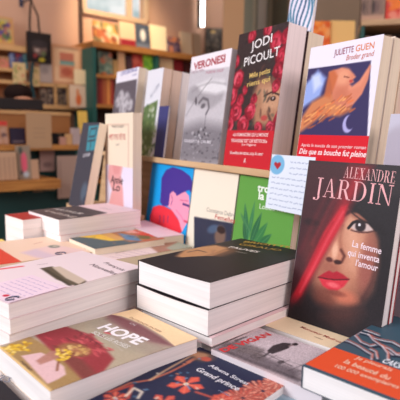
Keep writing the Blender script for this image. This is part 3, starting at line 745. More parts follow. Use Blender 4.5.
# tall patterned album
_al = []
for _p in (288.5, 313):
    _r = ray(_p, 14); _k = ((R0_+RN*-8.6).dot(RN))/_r.dot(RN); _al.append((_r*_k-R0_).dot(RD))
b = rack_book(_al[0], -8.6, _al[1]-_al[0], 34, .6, 'tall album with a wavy blue and white pattern behind the rose-covered paperback', base=(226, 218, 232), step=.2, back=(200, 200, 220), kind='picture_album')
a = b.art
for k in range(-2, 16):
    x = k*1.05; tf = a.tf; a.tf = None
    a.line([(x+.45*math.sin(y*.75+k*.9)+y*.03, y) for y in np.arange(22, 36, .5)], .48, random.choice([(30, 92, 128), (44, 112, 140), (24, 76, 112)]), 1, soft=.05); a.tf = tf
b.build()

# ---- lower tier -------------------------------------------------------------------------
lowb = bot+.25
def low_book(px0, px1, py, w, label, **k):
    off = 1.5; q = [ray(px0, py), ray(px1, py)]; ss = []
    for r in q:
        kk = ((R0_+RN*off).dot(RN))/r.dot(RN); p = r*kk-R0_; ss.append(p.dot(RD))
    return rack_book(ss[0]+.05, off, w or ss[1]-ss[0]-.1, -1.4-lowb, 1.4, label, up=lowb, **k)
b = low_book(152, 194.5, 166, None, 'bright blue book with a purple-haired pink face in profile, lower row of the rack', base=(22, 158, 226), step=.14, back=(18, 120, 190))
a = b.art
a.poly([(150,216),(153,207),(159,205),(164,206),(172,210),(180,222),(182,232),(170,240),(150,236)], (232, 52, 66), soft=.1)
a.poly([(166,186),(172,178),(184,190),(189,196),(189.5,204),(191,208),(188.5,211),(190,215),(188,221),(184,228),(182,232),(178,218),(170,208),(163,204),(164,194)], (244, 156, 182), soft=.08)
a.poly([(160,202),(161,190),(161.5,178),(166,170),(173,167),(182,170),(190,176),(193.5,184),(193,195),(189,190),(182,193),(177,196),(174,193),(172,199),(168,206),(163,206)], (72, 50, 142), soft=.08)
a.poly([(170,194),(173,191),(176,194),(175,202),(172,208),(169,203)], (244, 156, 182), soft=.06)
a.line([(171,205),(172.5,200),(171.5,195)], .25, (100, 50, 120), .9)
a.line([(183,204),(189,206)], .5, (60, 40, 110), .9); a.line([(180,200),(188,201)], .22, (200, 90, 130), .8); a.line([(184,221),(188,222.5)], .45, (214, 60, 90), .9)
a.line([(176,210),(181,216),(184,222)], .25, (220, 110, 150), .8)
for x_ in (160, 164, 168): a.line([(x_, 216), (x_-.4, 222)], .4, (110, 60, 110), .7)
b.build()
b = low_book(194.7, 239.8, 170, None, 'cream-white paperback titled Femelles above a dark photograph, lower row of the rack', base=(240, 228, 208), step=.2, back=(230, 220, 200))
a = b.art
a.poly([(194,216.5),(244,225),(244,262),(194,262)], (50, 54, 74), soft=.06)
a.blob((220,236), 1.8, 1.9, (130, 100, 84), .9, 0, .5); a.blob((213,229), 2.0, .8, (86, 110, 140), .7, .3, .6); a.blob((221,230), 1.4, .7, (44, 30, 30), .9)
b.build()
b.text('Constance Debré', (206.5,211.2), (235,217.3), .85, (158, 150, 140), .005, name='author_lettering')
b.text('Femelles', (215,218.6), (235,223.3), .9, (186, 64, 60), .01, name='title_lettering')
b = low_book(240.6, 300, 174, None, 'green paperback with a dark leaf drawing, half covered by a handwritten card', base=(98, 158, 70), step=.16, back=(90, 150, 60))
a = b.art
def leaf(p, q, wd, c):
    (x0, y0), (x1, y1) = a.tf(*p), a.tf(*q); tf = a.tf; a.tf = None
    L = math.hypot(x1-x0, y1-y0); ux, uy = (x1-x0)/L, (y1-y0)/L
    pts = [(x0+ux*L*t-uy*wd*math.sin(math.pi*t**.8)*sg, y0+uy*L*t+ux*wd*math.sin(math.pi*t**.8)*sg) for sg, ts in ((1, np.linspace(0, 1, 9)), (-1, np.linspace(1, 0, 9))) for t in ts]
    a.poly(pts, c, soft=.08); a.line([(x0, y0), (x1, y1)], .08, (120, 170, 110), .7); a.tf = tf
for p, q, wd, c in [((247,244),(245,202),.7,(48,112,72)), ((248,240),(255,200),.5,(58,124,78)), ((250,244),(262,212),.8,(44,104,66)), ((254,244),(268,222),.8,(56,124,70)), ((246,244),(243,222),.5,(40,96,62)), ((258,246),(272,234),.7,(46,110,66)), ((250,232),(240,212),.4,(60,120,76))]: leaf(p, q, wd, c)
a.poly([(293,238),(296,230),(300,224),(302,244),(294,246)], (214, 130, 140), .9, soft=.2)
b.build()
b.text('trois', (257.3,191), (275,194), 1.3, (240, 246, 232), .03, name='title_lettering')
b.text('la garonne', (258.3,199), (300,206), 1.35, (240, 246, 232), .03, name='title_lettering')
b.text('Loulou Robin', (259.5,208.5), (291,213.5), .9, (226, 240, 214), .005, name='author_lettering')

# handwritten card hanging from the ledge
no = bpy.data.objects.new('handwritten_card', None); COL.objects.link(no)
ca = [ray(268, 154), ray(313, 158.5)]; pp = []
for r in ca: kk = ((R0_+RN*2.75).dot(RN))/r.dot(RN); pp.append(r*kk-R0_)
sA, uA, sB = pp[0].dot(RD), pp[0].dot(RU), pp[1].dot(RD)
_u = (RU-RD*.15).normalized(); Mc = frame(rk(sA, uA, 2.9)-_u*8.7, RD+RU*.0, _u); no.matrix_world = Mc; tag(no, 'white handwritten card with a red heart on a blue disc, hung on the rack ledge', 'card')
ca = Art(sB-sA-.6, 8.6, .11, (222, 228, 238), note_px(Mc))
ca.blob((277.3,164.7), 1.75, 1.55, (120, 178, 214), 1, 0, .12)
ca.poly([(277.5,169.5),(274.2,164.6),(274.6,162.4),(276.2,162),(277.6,163.3),(279.2,162.2),(281,163),(281,165.2)], (176, 40, 52), soft=.05)
for r in range(9):
    y = 7.6-r*.86; x = (4.6 if r < 3 else .7)
    while x < ca.w-.7:
        L = random.uniform(.4, 1.2); pts = [(x+L*q/5, y+random.uniform(-.1, .1)) for q in range(6)]
        tf = ca.tf; ca.tf = None; ca.line(pts, .1, (120, 132, 168), .75); ca.tf = tf; x += L+.3
sheet_obj('paper', ca, 0, 0, 0, .03, no)

# =================================================================== veiled-face novel, foreground right
JG = .8705
jw, jh, jt = 14.25*JG, 23.39*JG, 1.5
b = upright((13.21*JG, 70.97*JG, -23.46), -46.03, 9.53, 0, jw, jh, jt, 'dark paperback showing a woman\'s face behind a red veil, standing before the rack', base=(48, 38, 42), step=.1, back=(120, 110, 112))
a = b.art
a.poly([(309,160),(410,167),(406,200),(380,320),(286,318)], (40, 32, 35), soft=.2)
a.poly([(336,212),(346,206),(356,206),(368,212),(376,222),(381,236),(382,252),(378,270),(371,288),(360,301),(346,308),(332,307),(320,300),(312,288),(306,270),(304,244),(312,222)], (132, 78, 62), soft=1.2)
a.poly([(338,214),(352,210),(364,218),(371,232),(373,250),(369,268),(362,284),(350,297),(338,300),(326,294),(318,280),(322,250)], (182, 120, 94), soft=1.2)
a.poly([(344,222),(350,214),(358,218),(362,238),(361,256),(354,272),(347,268),(344,240)], (214, 156, 126), .9, soft=.9)
a.blob((344,297), 1.7, .8, (196, 110, 84), .9, 0, .9); a.blob((367,266), 1.0, 2.8, (150, 82, 72), .8, 0, .9)
a.blob((330,268), 1.1, .8, (150, 86, 70), .7, 0, .9); a.blob((324,296), 1.5, 1.2, (110, 56, 46), .7, 0, .9)
# nose
a.poly([(335,222),(341,222),(342,240),(345,254),(342,262),(334,263),(328,258),(332,240)], (196, 130, 102), .9, soft=.4)
a.line([(343,226),(340,238),(341,248),(344,255)], .3, (140, 80, 62), .6, soft=.25)
a.line([(341,250),(344.5,256),(342,261.5),(336,263)], .32, (84, 36, 30), .9, soft=.14)
a.blob((337.5,262), .55, .26, (52, 20, 20), .95, 0, .5); a.blob((329.5,259.5), .5, .3, (76, 28, 28), .9, 0, .6); a.blob((335,251), .4, 1.0, (232, 180, 150), .8, 0, .8)
# lips
a.poly([(318,277),(324,273),(329,270.6),(333,272.6),(337,271.2),(343,274.4),(349.5,279.4),(343,280.2),(334,279.8),(326,278.6)], (168, 24, 42), soft=.1)
a.poly([(318.5,277.4),(327,278.8),(335,280),(349,279.6),(344,286.5),(337,290.6),(329,290),(322.5,285.5)], (204, 44, 60), soft=.12)
a.line([(318,277.2),(327,278.8),(335,279.8),(349,279.4)], .16, (84, 10, 20), .95); a.blob((333,285), .8, .3, (236, 116, 120), .7, 0, .8); a.blob((336,293), 1.2, .35, (110, 50, 42), .6, 0, .8)
# eye and brow
a.poly([(350,227),(355,222),(362,221),(369,224.5),(374,230.5),(366,231.5),(356,231)], (200, 178, 172), soft=.12)
a.blob((360.5,226), .66, .68, (40, 26, 30), 1, 0, .3); a.blob((359.4,224.8), .17, .17, (230, 226, 228), .95)
a.line([(348.5,228),(353,222.6),(361,219.8),(369,222.8),(376,230)], .36, (22, 14, 18), 1, soft=.06)
a.line([(351,230),(359,232.4),(368,232.4),(374,231)], .18, (80, 44, 42), .9); a.blob((361,216.5), 1.4, .45, (150, 92, 74), .8, -.1, .7)
a.line([(343,215.5),(350,211),(361,210.5),(374,217)], .5, (34, 20, 22), .95, soft=.14)
# hair
a.poly([(346,207),(352,196),(410,196),(404,250),(380,320),(364,312),(375,292),(380,264),(379,240),(372,222),(360,210)], (30, 23, 27), soft=.3)
a.line([(350,206),(360,212),(372,222),(384,234)], .5, (26, 18, 22), 1, soft=.08); a.line([(350,197),(356,209),(368,219),(384,228)], .42, (28, 20, 24), 1, soft=.08); a.line([(346,200),(352,213),(364,222)], .16, (34, 22, 24), .9); a.line([(362,300),(372,282),(377,262)], .3, (60, 34, 34), .7, soft=.3)
# red veil, sheer, falling from the top right to the lower left
a.poly([(309,160),(370,165),(344,206),(322,244),(300,292),(289,318),(284,318)], (66, 24, 30), .86, soft=.5)
a.blob((311,222), 1.1, .45, (38, 18, 22), .8, 0, .8); a.blob((309,250), .9, 1.6, (96, 40, 40), .6, 0, .9)
a.poly([(350,163),(374,166),(354,202),(333,240),(318,266),(298,306),(291,304),(312,252),(332,212)], (120, 24, 34), .9, soft=.5)
a.poly([(348,204),(341,206),(324,232),(308,266),(290,300),(292,308),(301,296),(315,270),(331,242),(343,222)], (196, 32, 48), .95, soft=.2)
a.poly([(358,168),(367,168),(352,196),(345,206),(341,206)], (158, 30, 42), .8, soft=.35)
a.line([(343,212),(327,240),(313,268),(300,292)], .22, (226, 84, 94), .7, soft=.2); a.line([(333,222),(318,248),(303,280)], .16, (150, 22, 36), .7, soft=.15)
a.line([(334,180),(316,216),(300,252)], .3, (112, 34, 40), .5, soft=.4); a.line([(350,172),(330,206),(312,244)], .3, (150, 40, 48), .5, soft=.3)
a.poly([(284,322),(290,300),(310,304),(330,311),(350,313),(372,304),(382,300),(378,330),(350,349)], (34, 27, 31), .96, soft=.9)
a.poly([(322,316),(332,308),(350,308),(362,312),(352,324),(336,325)], (116, 60, 50), .45, soft=1.0)
a.line([(328,318),(340,330),(352,336)], .3, (70, 40, 40), .4, soft=.4)
a.grain(2.5); b.build()
b.serif('ALEXANDRE', (343.5,177.5), (394.5,183.6), 1.35, (232, 168, 168), 'author_lettering')
b.serif('JARDIN', (313.5,195.5), (391,206.2), 2.35, (232, 166, 168), 'title_lettering')
b.text('La femme', (352,246.3), (381,254.2), .78, (236, 214, 220), .012, name='title_lettering')
b.text('qui inventa', (347.5,255), (379,262.8), .78, (236, 214, 220), .012, name='title_lettering')
b.text('l\'amour', (355.5,265.5), (377.5,271.5), .78, (236, 214, 220), .012, name='title_lettering')
dxj, nbj = yawdir(-46.03); nj = Vector((-nbj[0], -nbj[1], 0))
bl = Vector((13.21*JG, 70.97*JG, -23.46))-Vector((nj.x, nj.y, 0))*(jt/math.cos(math.radians(9.53))+.03)
b = upright((bl.x, bl.y, bl.z), -46.03, 9.53, 0, jw+.1, jh-.2, .9, 'thin red-covered book standing directly behind the veiled-face paperback', base=(176, 30, 40), step=.8, pages=PAGES, back=(176, 30, 40), spine=(176, 30, 40)).build()

# =================================================================== cream book and dark teal book, left
gs = 1.17
gz = -19.91
_d, _n = yawdir(-57.1)
riser = link('book_riser', box_me([(-13.5, 0, -5, 3, gz-TABLE-.03, 5.9), (3.01, 0, -4, 14.5, gz-TABLE-.03, 2.3)]), None, OAK)
riser.matrix_world = frame((-20.89*gs, 109.21*gs, TABLE), (_d[0], _d[1], 0), (0, 0, 1))
tag(riser, 'low wooden riser carrying the cream and dark upright books on the left', 'riser')
gB = (-20.89*gs, 109.21*gs, gz)
b = upright(gB, -57.1, .5, 0, 13.96*gs, 20.55*gs, 2.2, 'cream paperback with red title and a rose paper band, standing left of the rack', base=(240, 222, 198), step=.2, pages=PAGES_CREAM, back=(236, 216, 190))
a = b.art
for o_ in (0, .35): 
    q = [(1.2+o_, 1+o_), (14.1-o_, 1+o_), (14.1-o_, 21.5-o_), (1.2+o_, 21.5-o_)]; tf = a.tf; a.tf = None; a.line(q+[q[0]], .12, (190, 120, 100), .6); a.tf = tf
b.build()
b.text('PASCALE ROZE', (112,127.5), (124,127.5), .6, (80, 60, 60), .005, name='author_lettering')
b.text('PETITE FÊTE', (109.5,139.5), (125.5,139.5), 1.3, (190, 60, 56), .01, name='title_lettering')
b.text('nrf', (116,145.5), (119.5,145.5), .5, (110, 70, 60), 0, name='emblem')
def gband(a):
    a.poly([(109,164),(123,165),(121,176),(123,190),(124,216),(107,212),(112,190),(108,178)], (232, 166, 164), soft=.4)
    a.poly([(112,164),(121,165),(119,174),(114,174)], (224, 150, 148), .9, soft=.3)
bt = b.px(118, 166)[1]
b.plate('paper_band', 0, .02, 13.96*gs, bt, (232, 222, 238), gband, step=.25)
b.t += .02
b.text('Annie', (110.5,182.5), (123,184.5), 2.0, (40, 30, 40), .01, .3, name='band_lettering')
b.text('Lo', (112.5,190), (120,191.5), 2.0, (40, 30, 40), .01, .3, name='band_lettering')
b.t -= .02
b = upright((-35.3, 132.6, gz), -57.1, 11.5, 0, 11.6, 22.3, 2.3, 'dark paperback with teal block lettering leaning beside the cream upright book', base=(66, 66, 76), step=.25, pages=PAGES_CREAM, back=(200, 180, 160))
p_ = b.px(89, 163)
a = b.art
a.poly([(98,170),(103,162),(107,158),(104,176),(96,204),(86,206),(90,188)], (196, 150, 134), soft=.5)
a.blob((84,192), 2.2, 2.4, (92, 110, 128), .7, 0, .6); a.blob((85,200), 1.6, 1.0, (60, 70, 86), .9)
b.art.poly([(89,126),(99,125),(96,150),(86,151)], (62, 140, 154), soft=.15)
b.art.line([(91,129),(97,128),(95,136),(89,137),(91,129)], .5, (60, 62, 72), .9); b.art.line([(88,141),(95,140)], .5, (60, 62, 72), .9); b.art.line([(91,140),(90,149)], .5, (60, 62, 72), .9)
b.build(); b.text('LE FILM', (83,157.3), (89.5,156), .9, (206, 200, 206), .02)

# pale pink booklet lying in front of the blue face book
zf = -21.0
o_ = rk(0, (zf-R0_.z)/RU.z, 0); nh_ = Vector((RN.x, RN.y, 0)).normalized()
st = o_+RD*(-26)+nh_*8.6
tb = zf-TABLE
for i in range(3):
    b = Book(flat_frame((st.x, st.y), RD, -nh_, zf-i*tb/3, tb/3-.01), 18.8, 6.0, tb/3-.01, ['pale rose book lying in front of the blue face book', 'second book under the pale rose one before the blue face book', 'lowest book under the pale rose one before the blue face book'][i], base=(236, 208, 214), step=.3, pages=PAGES_CREAM, group='books under the blue face book')
    if i == 0:
        for r in range(3): b.art.line([(158+r*2, 226+r*1.4), (176+r*3, 230+r*1.6)], .15, (150, 110, 140), .6)
    b.build()

# =================================================================== the shop behind
EW = Vector((.76, .65, 0)).normalized(); MW = Vector((.65, -.76, 0)).normalized(); WO = Vector((-103, 423, 0))
def onwall(px, py, off, W_=WO, E_=EW, M_=MW):
    r = ray(px, py); o = W_+M_*off; k = o.dot(M_)/r.dot(M_); p = r*k; return (p-o).dot(E_), p.z
UP = Vector((0, 0, 1))
def wall_frame(s, z, off, W_=WO, E_=EW, M_=MW): return frame(W_+E_*s+M_*off+UP*z, E_, UP)   # local z comes out towards the room
def wbox(name, boxes, m, parent=None, off=0, fr=None, bev=0):
    """boxes in wall coordinates (s0, z0, o0, s1, z1, o1)"""
    o = link(name, box_me(boxes, name), parent, m)
    if parent is None: o.matrix_world = fr or wall_frame(0, 0, off)
    if bev: bevel(o, bev)
    return o
def wthing(name, label, cat, off=0, fr=None, group=None):
    e = bpy.data.objects.new(name, None); COL.objects.link(e); e.matrix_world = fr or wall_frame(0, 0, off); tag(e, label, cat, group); return e
def rect(px0, py0, px1, py1, off, F_=(WO, EW, MW)):
    s0, zt = onwall(px0, py0, off, *F_); s1, zb_ = onwall(px1, py1, off, *F_)
    _, zb0 = onwall(px0, py1, off, *F_)
    return s0, min(zb_, zb0), s1, zt
def wsheet(name, px0, py0, px1, py1, off, label, cat, base, fn=None, th=1.0, F_=(WO, EW, MW), lean=0, part='picture', step=None, group=None):
    """flat printed piece with thickness standing parallel to the wall"""
    s0, z0, s1, z1 = rect(px0, py0, px1, py1, off, F_)
    M = wall_frame(s0, z0, off-th, *F_) @ Matrix.Rotation(math.radians(-lean), 4, 'X')
    w, h = s1-s0, z1-z0
    a = Art(w, h, step or max(.5, min(w, h)/30), base)
    a.w, a.h = w, h
    if fn: fn(a, w, h)
    e = sheet_obj(name, a, 0, 0, 0, th, None); e.matrix_world = M; tag(e, label, cat, group); return e

FL = -110; CE = 190
plaster = mat('salmon_plaster', (206, 166, 142), .9, .1, noise=.05, scale=3)
taupe = mat('taupe_plaster', (150, 130, 112), .9, .1, noise=.05, scale=3)
green = mat('bottle_green_paint', (34, 88, 80), .45, .4, noise=.06, scale=8)
dgreen = mat('dark_green_paint', (24, 60, 56), .5, .4, noise=.06, scale=8)
floor = struct(link('floor', box_me([(-700, -200, FL+CAMZ*100-4, 700, 1000, FL+CAMZ*100)]), None, wood('parquet', (130, 96, 70), (100, 70, 50), 3)))
ceiling = struct(link('ceiling', box_me([(-420, 170, CE+CAMZ*100, 420, 800, CE+CAMZ*100+5)]), None, mat('ceiling_paint', (222, 206, 190), .9, .1)))
# back wall with a window opening (upper left)
ws0, wz0 = onwall(85, 9, 0); ws1, _ = onwall(143, 9, 0)
ws1e = onwall(201, 60, 0)[0]
wz1 = wz0+75
w = wbox('wall_back', [(-330, FL, -8, ws0, CE, 0), (ws1, FL, -8, ws1e+4, CE, 0), (ws0, FL, -8, ws1, wz0, 0), (ws0, wz1, -8, ws1, CE, 0)], plaster); struct(w)
wf = struct(wbox('window_1', [(ws0-3, wz0-4, -3, ws1+3, wz0, 3), (ws0-3, wz1, -3, ws1+3, wz1+4, 3), (ws0-4, wz0, -3, ws0, wz1, 3), (ws1, wz0, -3, ws1+4, wz1, 3), (ws1-16, wz0, -4, ws1-12, wz1, 1)], mat('window_frame_paint', (196, 168, 140), .5)))
gl = bpy.data.materials.new('window_glass'); gl.use_nodes = True; nt = gl.node_tree; g_ = nt.nodes['Principled BSDF']; g_.inputs['Roughness'].default_value = .2
_tc = nt.nodes.new('ShaderNodeTexCoord'); _n = nt.nodes.new('ShaderNodeTexNoise'); _n.inputs['Scale'].default_value = 4; _r = nt.nodes.new('ShaderNodeValToRGB')
_r.color_ramp.elements[0].color = tuple(lin((150, 190, 200)))+(1,); _r.color_ramp.elements[0].position = .4; _r.color_ramp.elements[1].color = (.86, .93, .97, 1); _r.color_ramp.elements[1].position = .6
nt.links.new(_tc.outputs['Object'], _n.inputs['Vector']); nt.links.new(_n.outputs['Fac'], _r.inputs['Fac']); nt.links.new(_r.outputs['Color'], g_.inputs['Emission Color']); g_.inputs['Emission Strength'].default_value = .8; g_.inputs['Base Color'].default_value = (.1, .1, .1, 1)
o = link('window_pane', box_me([(ws0, wz0, -6, ws1, wz1, -5.4)]), wf, gl)

# dark pipe at the wall
s_, _ = onwall(82.5, 50, 4)
pipe = wbox('wall_pipe', [(s_-1.3, FL, .3, s_+1.3, CE, 3.6)], mat('pipe_paint', (70, 50, 42), .5), bev=.008); tag(pipe, 'dark vertical pipe on the salmon wall left of the green bookcase', 'pipe')

# ---- right part of the background: recess, column, glazed door, taupe wall
E2 = Vector((1, .0, 0)); M2 = Vector((0, -1, 0)); W2 = Vector((0, 520, 0)); F2 = (W2, E2, M2)
def r2(px0, px1, off=0): return onwall(px0, 50, off, *F2)[0], onwall(px1, 50, off, *F2)[0]
a0, a1 = r2(196, 224); wr = struct(wbox('wall_recess', [(a0-5, FL, -8, a1+8, CE, 0)], plaster, fr=wall_frame(0, 0, 0, *F2)))
a0, a1 = r2(240, 292, 6)
dr = struct(wbox('door_1', [(a0-6, FL, -4, a1+12, CE, 2)], mat('door_grey_green', (126, 126, 108), .4, noise=.1, scale=1.2), fr=wall_frame(0, 0, 0, *F2)))
for k_, (q0, q1) in enumerate([(252, 255), (268, 271)]):
    c0, c1 = r2(q0, q1, 4); link('door_mullion', box_me([(c0, FL, 2, c1, CE, 4)]), dr, mat('mullion_paint', (156, 146, 124), .5))
c0, c1 = r2(257, 266, 5); z_a = onwall(258, 40, 5, *F2)[1]; z_b = onwall(258, -10, 5, *F2)[1]
ps = wbox('door_poster', [(c0, z_a, 2.1, c1, z_b, 2.8)], mat('poster_pale', (180, 172, 160), .8), fr=wall_frame(0, 0, 0, *F2)); tag(ps, 'pale narrow poster on the grey-green glazed door', 'poster')
W3 = Vector((0, 430, 0)); F3 = (W3, E2, M2)
c0 = onwall(223, 50, 0, *F3)[0]; c1 = onwall(243, 50, 0, *F3)[0]
cm = struct(wbox('trim_1', [(c0, FL, -14, c1, CE, 0)], mat('column_tan', (190, 150, 112), .8, noise=.04, scale=3), fr=wall_frame(0, 0, 0, *F3)))
c0 = onwall(288, 50, 0, *F3)[0]
wr = struct(wbox('wall_right', [(c0, FL, -8, 420, CE, 0)], taupe, fr=wall_frame(0, 0, 0, *F3)))
# vertical strip light with its dark housing, left of the recess
W5 = Vector((0, 500, 0)); F5 = (W5, E2, M2)
c0 = onwall(200.7, 10, 4, *F5)[0]; c1 = onwall(204.6, 10, 4, *F5)[0]; z_ = onwall(202, 26, 4, *F5)[1]
lampf = wall_frame(0, 0, 0, *F5)
lt = wthing('strip_light', 'bright vertical strip light beside a dark frame above the bookcase', 'lamp', fr=lampf)
wbox('housing', [(c0-3.4, z_-1, 0, c0, CE-2, 4)], mat('housing_black', (44, 40, 36), .4), lt)
wbox('tube', [(c0, z_, 0, c1, CE-2, 3.5)], mat('tube_white', (255, 250, 246), .4, emit=6), lt)
def grey_poster(a, w, h):
    for k in range(60): a.blob((random.uniform(0, w), random.uniform(0, h)), w*.16, h*.06, random.choice([(130, 120, 108), (76, 70, 66), (100, 94, 88), (56, 54, 54)]), .8, random.uniform(0, 3))
    a.blob((w*.45, h*.85), w*.15, h*.06, (226, 190, 120), .9)
wsheet('dark_poster', 205.5, 28, 222, 53, .9, 'dark grey photo poster beside the tan column above the bookcase', 'poster', (92, 84, 78), grey_poster, 1.0, F2)

# ---- green bookcase in the distance
BO = 34
bs0, bz0 = onwall(96, 41, BO); bs1 = onwall(206, 56, BO)[0]
bc = wthing('green_bookcase', 'dark green bookcase with orange wood shelves against the salmon wall', 'bookcase')
wbox('side_panel', [(bs0-3, FL, 2, bs0, bz0-1, BO)], green, bc)
wbox('side_panel', [(bs1, FL, 2, bs1+3, bz0-1, BO)], green, bc)
wbox('back_panel', [(bs0, FL, 1, bs1, bz0-2, 2)], mat('bookcase_back', (70, 48, 40), .7), bc)
wbox('top_board', [(bs0-3, bz0-4.5, 1, bs1+3, bz0, BO+1)], PINE, bc)
sm = onwall(158, 60, BO)[0]
wbox('divider', [(sm-1.2, FL, 2, sm+1.2, bz0-4.5, BO-.5)], green, bc)
z1_ = onwall(99, 74, BO)[1]; z2_ = onwall(101, 104, BO)[1]
zs = [z1_, z2_, z2_-30, z2_-60, FL+8]
for z in zs: wbox('shelf', [(bs0, z-2.6, 2, bs1, z, BO)], PINE, bc)
def simple_art(cols, bias=None):
    def f(a, w, h):
        for k in range(26): a.blob((random.uniform(0, w), random.uniform(0, h)), w*random.uniform(.1, .25), h*random.uniform(.08, .2), random.choice(cols), .85, random.uniform(0, 3), .4)
    return f
def halves(top, bottom, f_=.3, extra=None):
    def f(a, w, h):
        tf = a.tf; a.poly([(0, 0), (w, 0), (w, h*f_), (0, h*f_)], bottom, soft=.3)
        if extra: a.blob((w*.5, h*.55), w*.2, h*.25, extra, .9)
    return f
topz = bz0
def on_board(px0, px1, pytop, z, off, name, label, base, fn=None, th=2.0, lean=6, cat='book', group=None, F_=(WO, EW, MW)):
    s0, zt = onwall(px0, pytop, off, *F_); s1 = onwall(px1, pytop, off, *F_)[0]
    w, h = s1-s0, zt-z
    a = Art(w, h, .8, base)
    if fn: fn(a, w, h)
    e = sheet_obj(name, a, 0, 0, 0, th, None)
    M = wall_frame(s0, z+.05, off-th, *F_) @ Matrix.Rotation(math.radians(-lean), 4, 'X')
    e.matrix_world = M; tag(e, label, cat, group); return e
on_board(94, 119, 20, topz, BO-4, 'picture_book', 'golden illustrated book with orange figures, first on top of the green bookcase', (236, 196, 130), simple_art([(206, 110, 70), (120, 110, 80), (240, 220, 180), (226, 160, 80), (150, 70, 50)]))
on_board(120.5, 136, 20.5, topz, BO-4, 'book', 'cream book with a dark red lower band on top of the green bookcase', (232, 192, 156), halves(0, (150, 40, 50), .28))
on_board(136.8, 150.5, 23, topz, BO-4, 'book', 'dark blue book with a white figure on top of the green bookcase', (76, 84, 100), halves(0, (110, 120, 136), .2, (236, 232, 222)))
on_board(151.5, 167.5, 24, topz, BO-6, 'book', 'plain pale cream book on top of the green bookcase', (250, 232, 190))
on_board(168.5, 181, 36, topz, BO-4, 'book', 'small dark purple landscape-picture book on top of the green bookcase', (84, 66, 80), simple_art([(206, 130, 90), (60, 50, 80), (120, 96, 110)]))
on_board(182, 193, 31, topz, BO-10, 'book', 'faint beige book right of the small purple one on the green bookcase', (206, 182, 152))
on_board(194, 202, 33, topz, BO-12, 'book', 'narrow tan book at the right end of the green bookcase top', (178, 150, 122))
# first shelf
on_board(99, 113, 51, z1_, BO-6, 'picture_book', 'grey-green picture book with orange corner on the first shelf of the green bookcase', (116, 138, 118), simple_art([(160, 150, 120), (90, 110, 100), (206, 110, 80), (150, 170, 150)]))
on_board(114, 119, 60, z1_, BO-6, 'book', 'small ochre book on the first shelf of the green bookcase', (190, 150, 96))
on_board(119.5, 126, 50, z1_, BO-5, 'book', 'peach coloured narrow book on the first shelf of the green bookcase', (226, 176, 130))
on_board(127, 134, 56, z1_, BO-8, 'book', 'dull purple book on the first shelf of the green bookcase', (96, 70, 74))
on_board(134.5, 144, 54, z1_, BO-6, 'book', 'red book on the first shelf of the green bookcase', (206, 80, 66), simple_art([(226, 110, 90), (180, 60, 56)]))
on_board(145, 156, 55, z1_, BO-5, 'book', 'lime green book on the first shelf of the green bookcase', (150, 206, 50), simple_art([(120, 180, 60), (170, 220, 70)]))
on_board(161, 174, 57, z1_, BO-5, 'book', 'cream book right of the divider in the green bookcase', (232, 196, 150))
on_board(175, 184, 58, z1_, BO-6, 'book', 'dark red book right of the divider in the green bookcase', (140, 36, 40))
on_board(185, 194, 58, z1_, BO-8, 'book', 'dark maroon book at the right end of the green bookcase shelf', (84, 40, 36))
# second shelf: spines in a row
spine_cols = [(120, 40, 36), (150, 50, 40), (176, 90, 50), (220, 140, 70), (170, 60, 46), (90, 40, 40), (206, 150, 90), (130, 70, 50), (70, 60, 70), (190, 180, 160)]
names_ = ['dark crimson', 'brick red', 'copper brown', 'bright orange', 'rust red', 'deep maroon', 'sand coloured', 'chestnut', 'slate grey', 'off-white']
def spine_book(name, label, s0, z0, w, h, d, off, col, F_=(WO, EW, MW), group=None):
    e = wthing(name, label, 'book', fr=wall_frame(s0, z0+.05, off, *F_), group=group)
    wbox('cover', [(0, 0, -d, .25, h, 0), (w-.25, 0, -d, w, h, 0), (0, 0, -.25, w, h, .05)], mat('cloth_%d_%d_%d' % col, col, .6), e)
    wbox('page_block', [(.25, .3, -d+.3, w-.25, h-.3, -.25)], PAGES_CREAM, e); return e
x = bs0+1; i = 0
s_end = onwall(118, 90, BO)[0]
while x < s_end:
    w_ = [3.2, 2.6, 3.6, 3.0, 2.8, 3.4, 2.6, 3.8, 3, 2.8][i % 10]
    spine_book('book', '%s spine standing on the second shelf of the green bookcase' % names_[i % 10], x, z2_, w_, 21+(i*7 % 5), 15, BO-3, spine_cols[i % 10]); x += w_+.15; i += 1

# ---- bookcase at the upper right
E4 = Vector((.97, -.243, 0)).normalized(); M4 = Vector((-.243, -.97, 0)).normalized(); W4 = Vector((92, 310, 0)); F4 = (W4, E4, M4)
q0, qz = onwall(362, 20, 0, *F4)
qz = onwall(362, 20, 0, *F4)[1]
fr4 = wall_frame(0, 0, 0, *F4)
rb = wthing('green_bookcase', 'green bookcase with wooden shelves at the upper right edge', 'bookcase', fr=fr4)
wbox('side_panel', [(q0-.2, FL, -30, q0+1.8, qz-3.4, -.5)], green, rb)
wbox('top_board', [(q0-.2, qz-3.2, -30, q0+95, qz, .5)], OAK, rb)
wbox('back_panel', [(q0, FL, -31, q0+95, qz+50, -30)], mat('bookcase_back', (70, 48, 40), .7), rb)
qz2 = qz-34
for z in (qz2, qz2-34, qz2-68, FL+8): wbox('shelf', [(q0, z-2.4, -30, q0+95, z, 0)], OAK, rb)
wbox('side_panel', [(q0+93, FL, -30, q0+95, qz-3.2, -.5)], green, rb)
def people_art(a, w, h):
    for k in range(7): a.blob((w*(.1+.13*k), h*.5), w*.05, h*.3, random.choice([(70, 60, 64), (110, 90, 90), (50, 46, 50)]), .9)
    a.poly([(0, 0), (w, 0), (w, h*.2), (0, h*.2)], (186, 150, 130), soft=.5)
on_board(362.5, 386, -8, qz, -6, 'picture_book', 'greyish book picturing a row of people on the upper right bookcase', (160, 134, 118), people_art, F_=F4)
on_board(387, 420, -8, qz, -6, 'picture_book', 'red and orange picture book on the upper right bookcase', (206, 70, 60), simple_art([(236, 130, 60), (190, 50, 60), (226, 150, 130)]), F_=F4)
x = q0+3; i = 0
